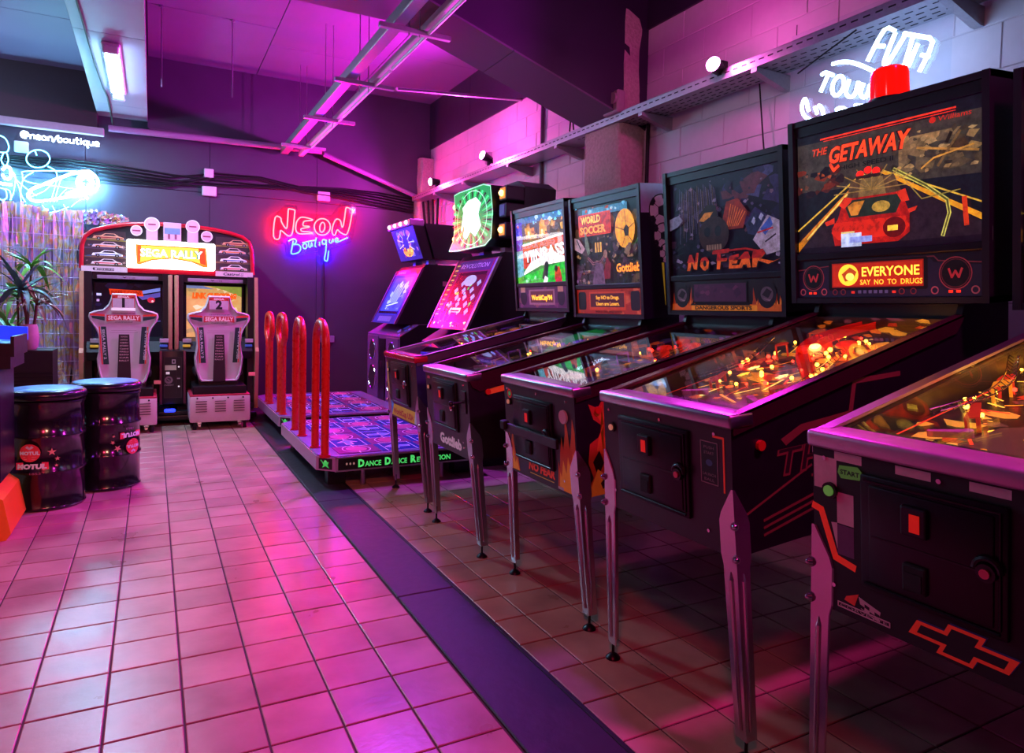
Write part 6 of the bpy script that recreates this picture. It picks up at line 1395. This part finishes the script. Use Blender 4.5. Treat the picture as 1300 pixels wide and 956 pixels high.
# ================================================================== cable tray, spot lamps, wall fittings
tray = thing('cable_tray', 'perforated steel cable tray running along the right wall', 'cable tray', (2.94, 0, 2.55))
m = MB()
y0, y1 = -2.3, 8.38
m.box(0, .22, y0, y1, .0, .004).box(-.003, 0, y0, y1, 0, .058).box(.22, .223, y0, y1, 0, .058).box(-.003, .006, y0, y1, .056, .060)
m.build('tray_channel', M_GALV, tray)
sl = MB(); k = 0; y = .6
while y < 8.3:
    sl.box(-.0045, -.0028, y, y + .035, .030, .037)
    if y < 4.6:
        for xx in (.05, .10, .15, .19): sl.box(xx, xx + .008, y + (.02 if int(xx * 100) % 10 else 0), y + .035 + (.02 if int(xx * 100) % 10 else 0), -.0012, .0005)
    y += .062
stuff(sl.build('tray_slots', mat('slot shadow', '201820', .9), tray))
for i, y in enumerate((1.75, 2.77, 3.76, 4.86, 5.72, 6.76, 7.60)):
    b = tag(MB().prism([(2.93, 2.545), (3.20, 2.545), (3.20, 2.46), (3.17, 2.46), (2.93, 2.522)], y - .02, y + .02, 'y').build('tray_bracket', M_GALV), ['bracket under the tray right of the white neon sign', 'bracket under the tray left of the white neon sign', 'bracket under the tray at the right of the concrete column', 'bracket under the tray just beyond the concrete column', 'third tray bracket from the far end', 'second tray bracket from the far end', 'farthest bracket under the cable tray'][i], 'bracket', 'brackets under the cable tray')
M_HOT = mat('lit magenta lamp face', (1, .55, 1), .3, emit=22, ecol=(1.0, .32, .95))
def spot(label, y, z, aim, power):
    t = thing('spot_lamp', label, 'lamp', (2.93, y, 2.61), 0, 'magenta spot lamps on the cable tray')
    d = (Vector(aim) - Vector((2.88, y, z))).normalized(); c = Vector((-.06, 0, z - 2.61))
    MB().cyl(c - d * .11, c - d * .02, .026, .045, 16).cyl(c - d * .02, c, .045, .047, 16).build('lamp_housing', M_BLACKMET, t, smooth=40)
    Q = Matrix.Translation(c) @ d.to_track_quat('Z', 'Y').to_matrix().to_4x4()
    MB().lathe([(.044, -.002), (.040, .010), (.025, .018), (.004, .021)], 18, Q).build('lamp_face', M_HOT, t, smooth=60)
    MB().tube([c - d * .08, Vector((.02, .02, .04)), Vector((.03, .02, .04))], .009, 8).rbox(.012, .06, .0, .05, .004, .06, .005, 1).build('clamp', M_BLACKMET, t)
    lamp('spot_light', 'SPOT', tuple(Vector((2.93, y, 2.61)) + c + d * .035), SPOTCOL, power, tuple(Vector((2.93, y, 2.61)) + c + d), .04, 165, .5)
    lamp('bulb_light', 'POINT', tuple(Vector((2.93, y, 2.61)) + c + d * .05), (1.0, .10, .62), power * .10, None, .04)
SPOTCOL = (.92, .015, .86)
spot('magenta spot lamp nearest the white neon sign', 3.02, 2.63, (.9, 2.4, 3.0), 150)
spot('second magenta spot lamp, clipped between column and far corner', 6.14, 2.70, (.9, 5.9, 3.3), 400)
spot('farthest magenta spot lamp near the back corner', 7.55, 2.66, (.6, 7.6, 2.4), 150)
# box on the column by the tray, pipes and cables on the right wall
tag(MB().rbox(2.90, 2.97, 3.98, 4.16, 2.60, 2.76, .01, 1).cyl((2.90, 4.02, 2.70), (2.88, 4.02, 2.70), .04, n=14).build('cable_box', mat('grey pink box', '9a8088', .5)), 'grey box with cable inlet fixed on the concrete column', 'electrical box')
tag(MB().tube([(3.181, 5.52, 1.0), (3.181, 5.52, 3.24)], .016, 10).build('conduit', mat('grey conduit', '6a5a68', .5), smooth=60), 'vertical grey conduit on the right wall beyond the column', 'pipe')
tag(MB().tube([(3.17, 3.97, 1.0), (3.17, 3.97, 2.55)], .013, 8).build('wall_cable', M_RUBBER, smooth=60), 'black cable dropping beside the concrete column', 'cable')
tag(MB().tube([(3.15, 2.93, 2.54), (3.12, 2.86, 2.2), (3.08, 2.78, 1.9)], .005, 6).build('wall_cable', M_RUBBER, smooth=60), 'thin black cable hanging below the tray at the white neon', 'cable')
for k in range(4):
    tag(MB().tube([(3.10 - k * .02, 7.9 + k * .12, 2.54), (3.12, 7.92 + k * .11 + .05, 2.0), (3.12, 7.92 + k * .11, 1.0)], .016, 7).build('drop_cable', M_RUBBER, smooth=60), ['first', 'second', 'third', 'fourth'][k] + ' black cable from the front in the bundle behind the dance machines', 'cable', 'cables dropping in the back corner')
for i, y in enumerate((6.6, 4.62)):
    tag(MB().rbox(3.15, 3.20, y, y + .08, 2.74, 2.86, .006, 1).build('wall_box', M_GALV), ['small grey box above the tray toward the back corner', 'small grey box above the tray just past the column'][i], 'electrical box')
tag(MB().rbox(2.98, 3.06, 1.40, 1.72, 2.62, 2.80, .006, 1).build('power_supply', mat('lilac box', '8a80b0', .4)), 'lilac power supply box lying on the tray above the white neon', 'power supply')
tag(MB().tube([(3.12, 1.60, 2.80), (3.14, 1.75, 2.88), (3.15, 1.95, 2.78), (3.12, 2.05, 2.60)], .02, 8).build('flex_hose', M_RUBBER, smooth=60), 'black flexible hose arching over the tray by the neon', 'hose')
tag(MB().tube([(2.95, 4.62, 2.62), (2.93, 4.62, 2.76), (2.95, 4.66, 2.80), (2.95, 4.68, 2.62)], .006, 6).build('hook', M_BLACKMET, smooth=60), 'black hook loop standing on the tray beside the column', 'hook')

# ceiling trunking with its cross bars
tk = thing('light_trunking', 'long galvanised lighting trunking with cross bars under the ceiling', 'light fixture', (1.475, 0, 2.95))
MB().rbox(-.150, -.065, .4, 8.40, .0, .075, .006, 1).build('trunking_channel', M_GALV, tk)
bt = MB().rbox(.055, .115, .4, 8.40, .0, .05, .006, 1).build('batten', M_WHITE, tk)
for a_, b_ in ((.6, 2.0), (2.06, 3.46), (3.52, 4.92), (4.98, 6.38), (6.44, 7.84)): MB().cyl((.085, a_, -.018), (.085, b_, -.018), .013, n=12).build('fluorescent_tube', mat('unlit white tube', 'd8d0dc', .25, emit=.06, ecol=rgb('c8b0f0')), bt, smooth=60)  # faint lilac emission stands in for light caught by the dead tubes
for y in (2.95, 4.195, 5.36, 6.56, 7.80):
    b = MB().rbox(-.235, .24, y - .02, y + .02, -.035, -.005, .003, 1).build('cross_bar', M_GALV, tk)
    for xx in (-.04, .03): MB().cyl((xx, y, -.09 if y in (5.36, 6.56) else -.05), (xx, y, .86), .004, n=6).build('hanger_rod', M_STEEL, b)
tag(MB().cyl((1.74, 5.37, 2.94), (3.19, 5.95, 3.235), .014, n=10).build('tie_rod', M_GALV, smooth=60), 'thin tie rod from the trunking to the right wall', 'rod')
for i, (x, y) in enumerate(((.078, 6.95), (.665, 6.95))):
    tag(MB().cyl((x, y, 3.11), (x, y, 3.81), .006, n=8).cyl((x, y, 3.805), (x, y, 3.82), .02, n=10).build('hanging_rod', M_STEEL), ['thin rod hanging from the ceiling next to the left beam', 'thin rod hanging from the ceiling nearer the trunking'][i], 'rod')
# lit tube lamp under the left beam
tl = thing('tube_lamp', 'lit bluish tube lamp under the pale beam', 'lamp', (-.275, 6.75, 3.14))
MB().rbox(-.065, .065, -.68, .68, -.03, -.0, .01, 1).rbox(-.055, .055, -.70, -.66, -.085, -.03, .01, 1).rbox(-.055, .055, .66, .70, -.085, -.03, .01, 1).build('lamp_base', M_WHITE, tl)
MB().rbox(-.060, .060, -.66, .66, -.095, -.03, .03, 3).build('lamp_cover', glass_mat('lamp cover plastic', (.85, .92, 1), 1.45, .08), tl, smooth=50)
for xx in (-.025, .025): MB().cyl((xx, -.64, -.058), (xx, .64, -.058), .013, n=12).build('lit_tube', mat('lit blue white tube', (.55, .75, 1), .3, emit=70, ecol=(.42, .66, 1.0)), tl, smooth=60)
lamp('tube_light', 'AREA', (-.275, 6.75, 3.03), ICE, 60, (-.275, 6.75, 0), .12, size_y=1.2)
tag(MB().tube([(-.44, 2.5, 3.13), (-.43, 5.2, 3.13), (-.41, 6.6, 3.13), (-.385, 7.35, 3.12), (-.37, 7.6, 3.12), (-.37, 8.2, 3.12), (-.36, 8.33, 3.03)], .010, 7).build('lamp_cable', M_RUBBER, smooth=60), 'dark cable running along the pale beam to the tube lamp', 'cable')

# back wall: pipe, boxes, cables, sockets
tag(MB().tube([(-.40, 8.36, 2.99), (1.79, 8.36, 3.03)], .034, 12).build('wall_pipe', mat('mauve pipe', '9a7aa0', .4), smooth=60), 'mauve pipe along the back wall below the beam', 'pipe')
tag(MB().tube([(1.82, 8.37, 3.00), (3.0, 8.37, 2.61)], .026, 12).build('sloping_pipe', mat('mauve pipe', '9a7aa0', .4), smooth=60), 'sloping mauve pipe under the far haunched beam', 'pipe')
tag(MB().rbox(-1.7, -.44, 8.33, 8.40, 2.90, 2.98, .006, 1).build('ledge_rail', mat('pale rail', 'a89aa8', .4)), 'pale rail above the cyan neon sign', 'rail')
for i, (x, z, w, h_) in enumerate(((.57, 2.66, .05, .05), (.575, 2.46, .075, .055), (1.855, 2.525, .075, .055), (-1.17, 2.73, .06, .055))):
    tag(MB().rbox(x - w, x + w, 8.50, 8.55, z - h_, z + h_, .006, 1).build('junction_box', M_WHITE), ['upper small white box on the back wall above the racing cabinet', 'lower white box on the back wall above the racing cabinet', 'white box on the back wall right above the red neon lettering', 'small white box behind the cyan neon sign'][i], 'junction box')
RR = random.Random(9)
for k in range(6):
    z = 2.64 - k * .022
    pts = [(-1.7 + i * .47 + 0, 8.525 - .004 * k, z + .05 * math.sin(i * .9 + k * .3) - .012 * abs(i - 5) + (.10 if 5 <= i <= 6 and k % 2 else 0)) for i in range(11)]
    tag(MB().tube(pts, .009, 6).build('wall_cable', M_RUBBER, smooth=60), ['topmost', 'second highest', 'third highest', 'fourth highest', 'second lowest', 'lowest'][k] + ' sagging black cable of the bundle along the back wall', 'cable', 'black cables along the back wall')
tag(MB().tube([(1.87, 8.53, 1.74), (1.875, 8.53, 1.1), (1.88, 8.53, .80)], .006, 6).build('sign_cable', M_RUBBER, smooth=60), 'thin cable running down from the red and blue neon sign', 'cable')
sk = thing('wall_socket', 'double wall socket with blue plug under the neon sign', 'socket', (1.92, 8.55, .78))
MB().rbox(-.085, -.002, -.03, 0, -.042, .042, .006, 1).rbox(.002, .085, -.03, 0, -.042, .042, .006, 1).build('socket_plate', mat('mauve socket', '8a7a9a', .5), sk)
MB().cyl((-.045, -.03, 0), (-.045, -.075, 0), .03, n=14).build('plug', mat('blue plug', '2848d8', .4, emit=.2), sk)
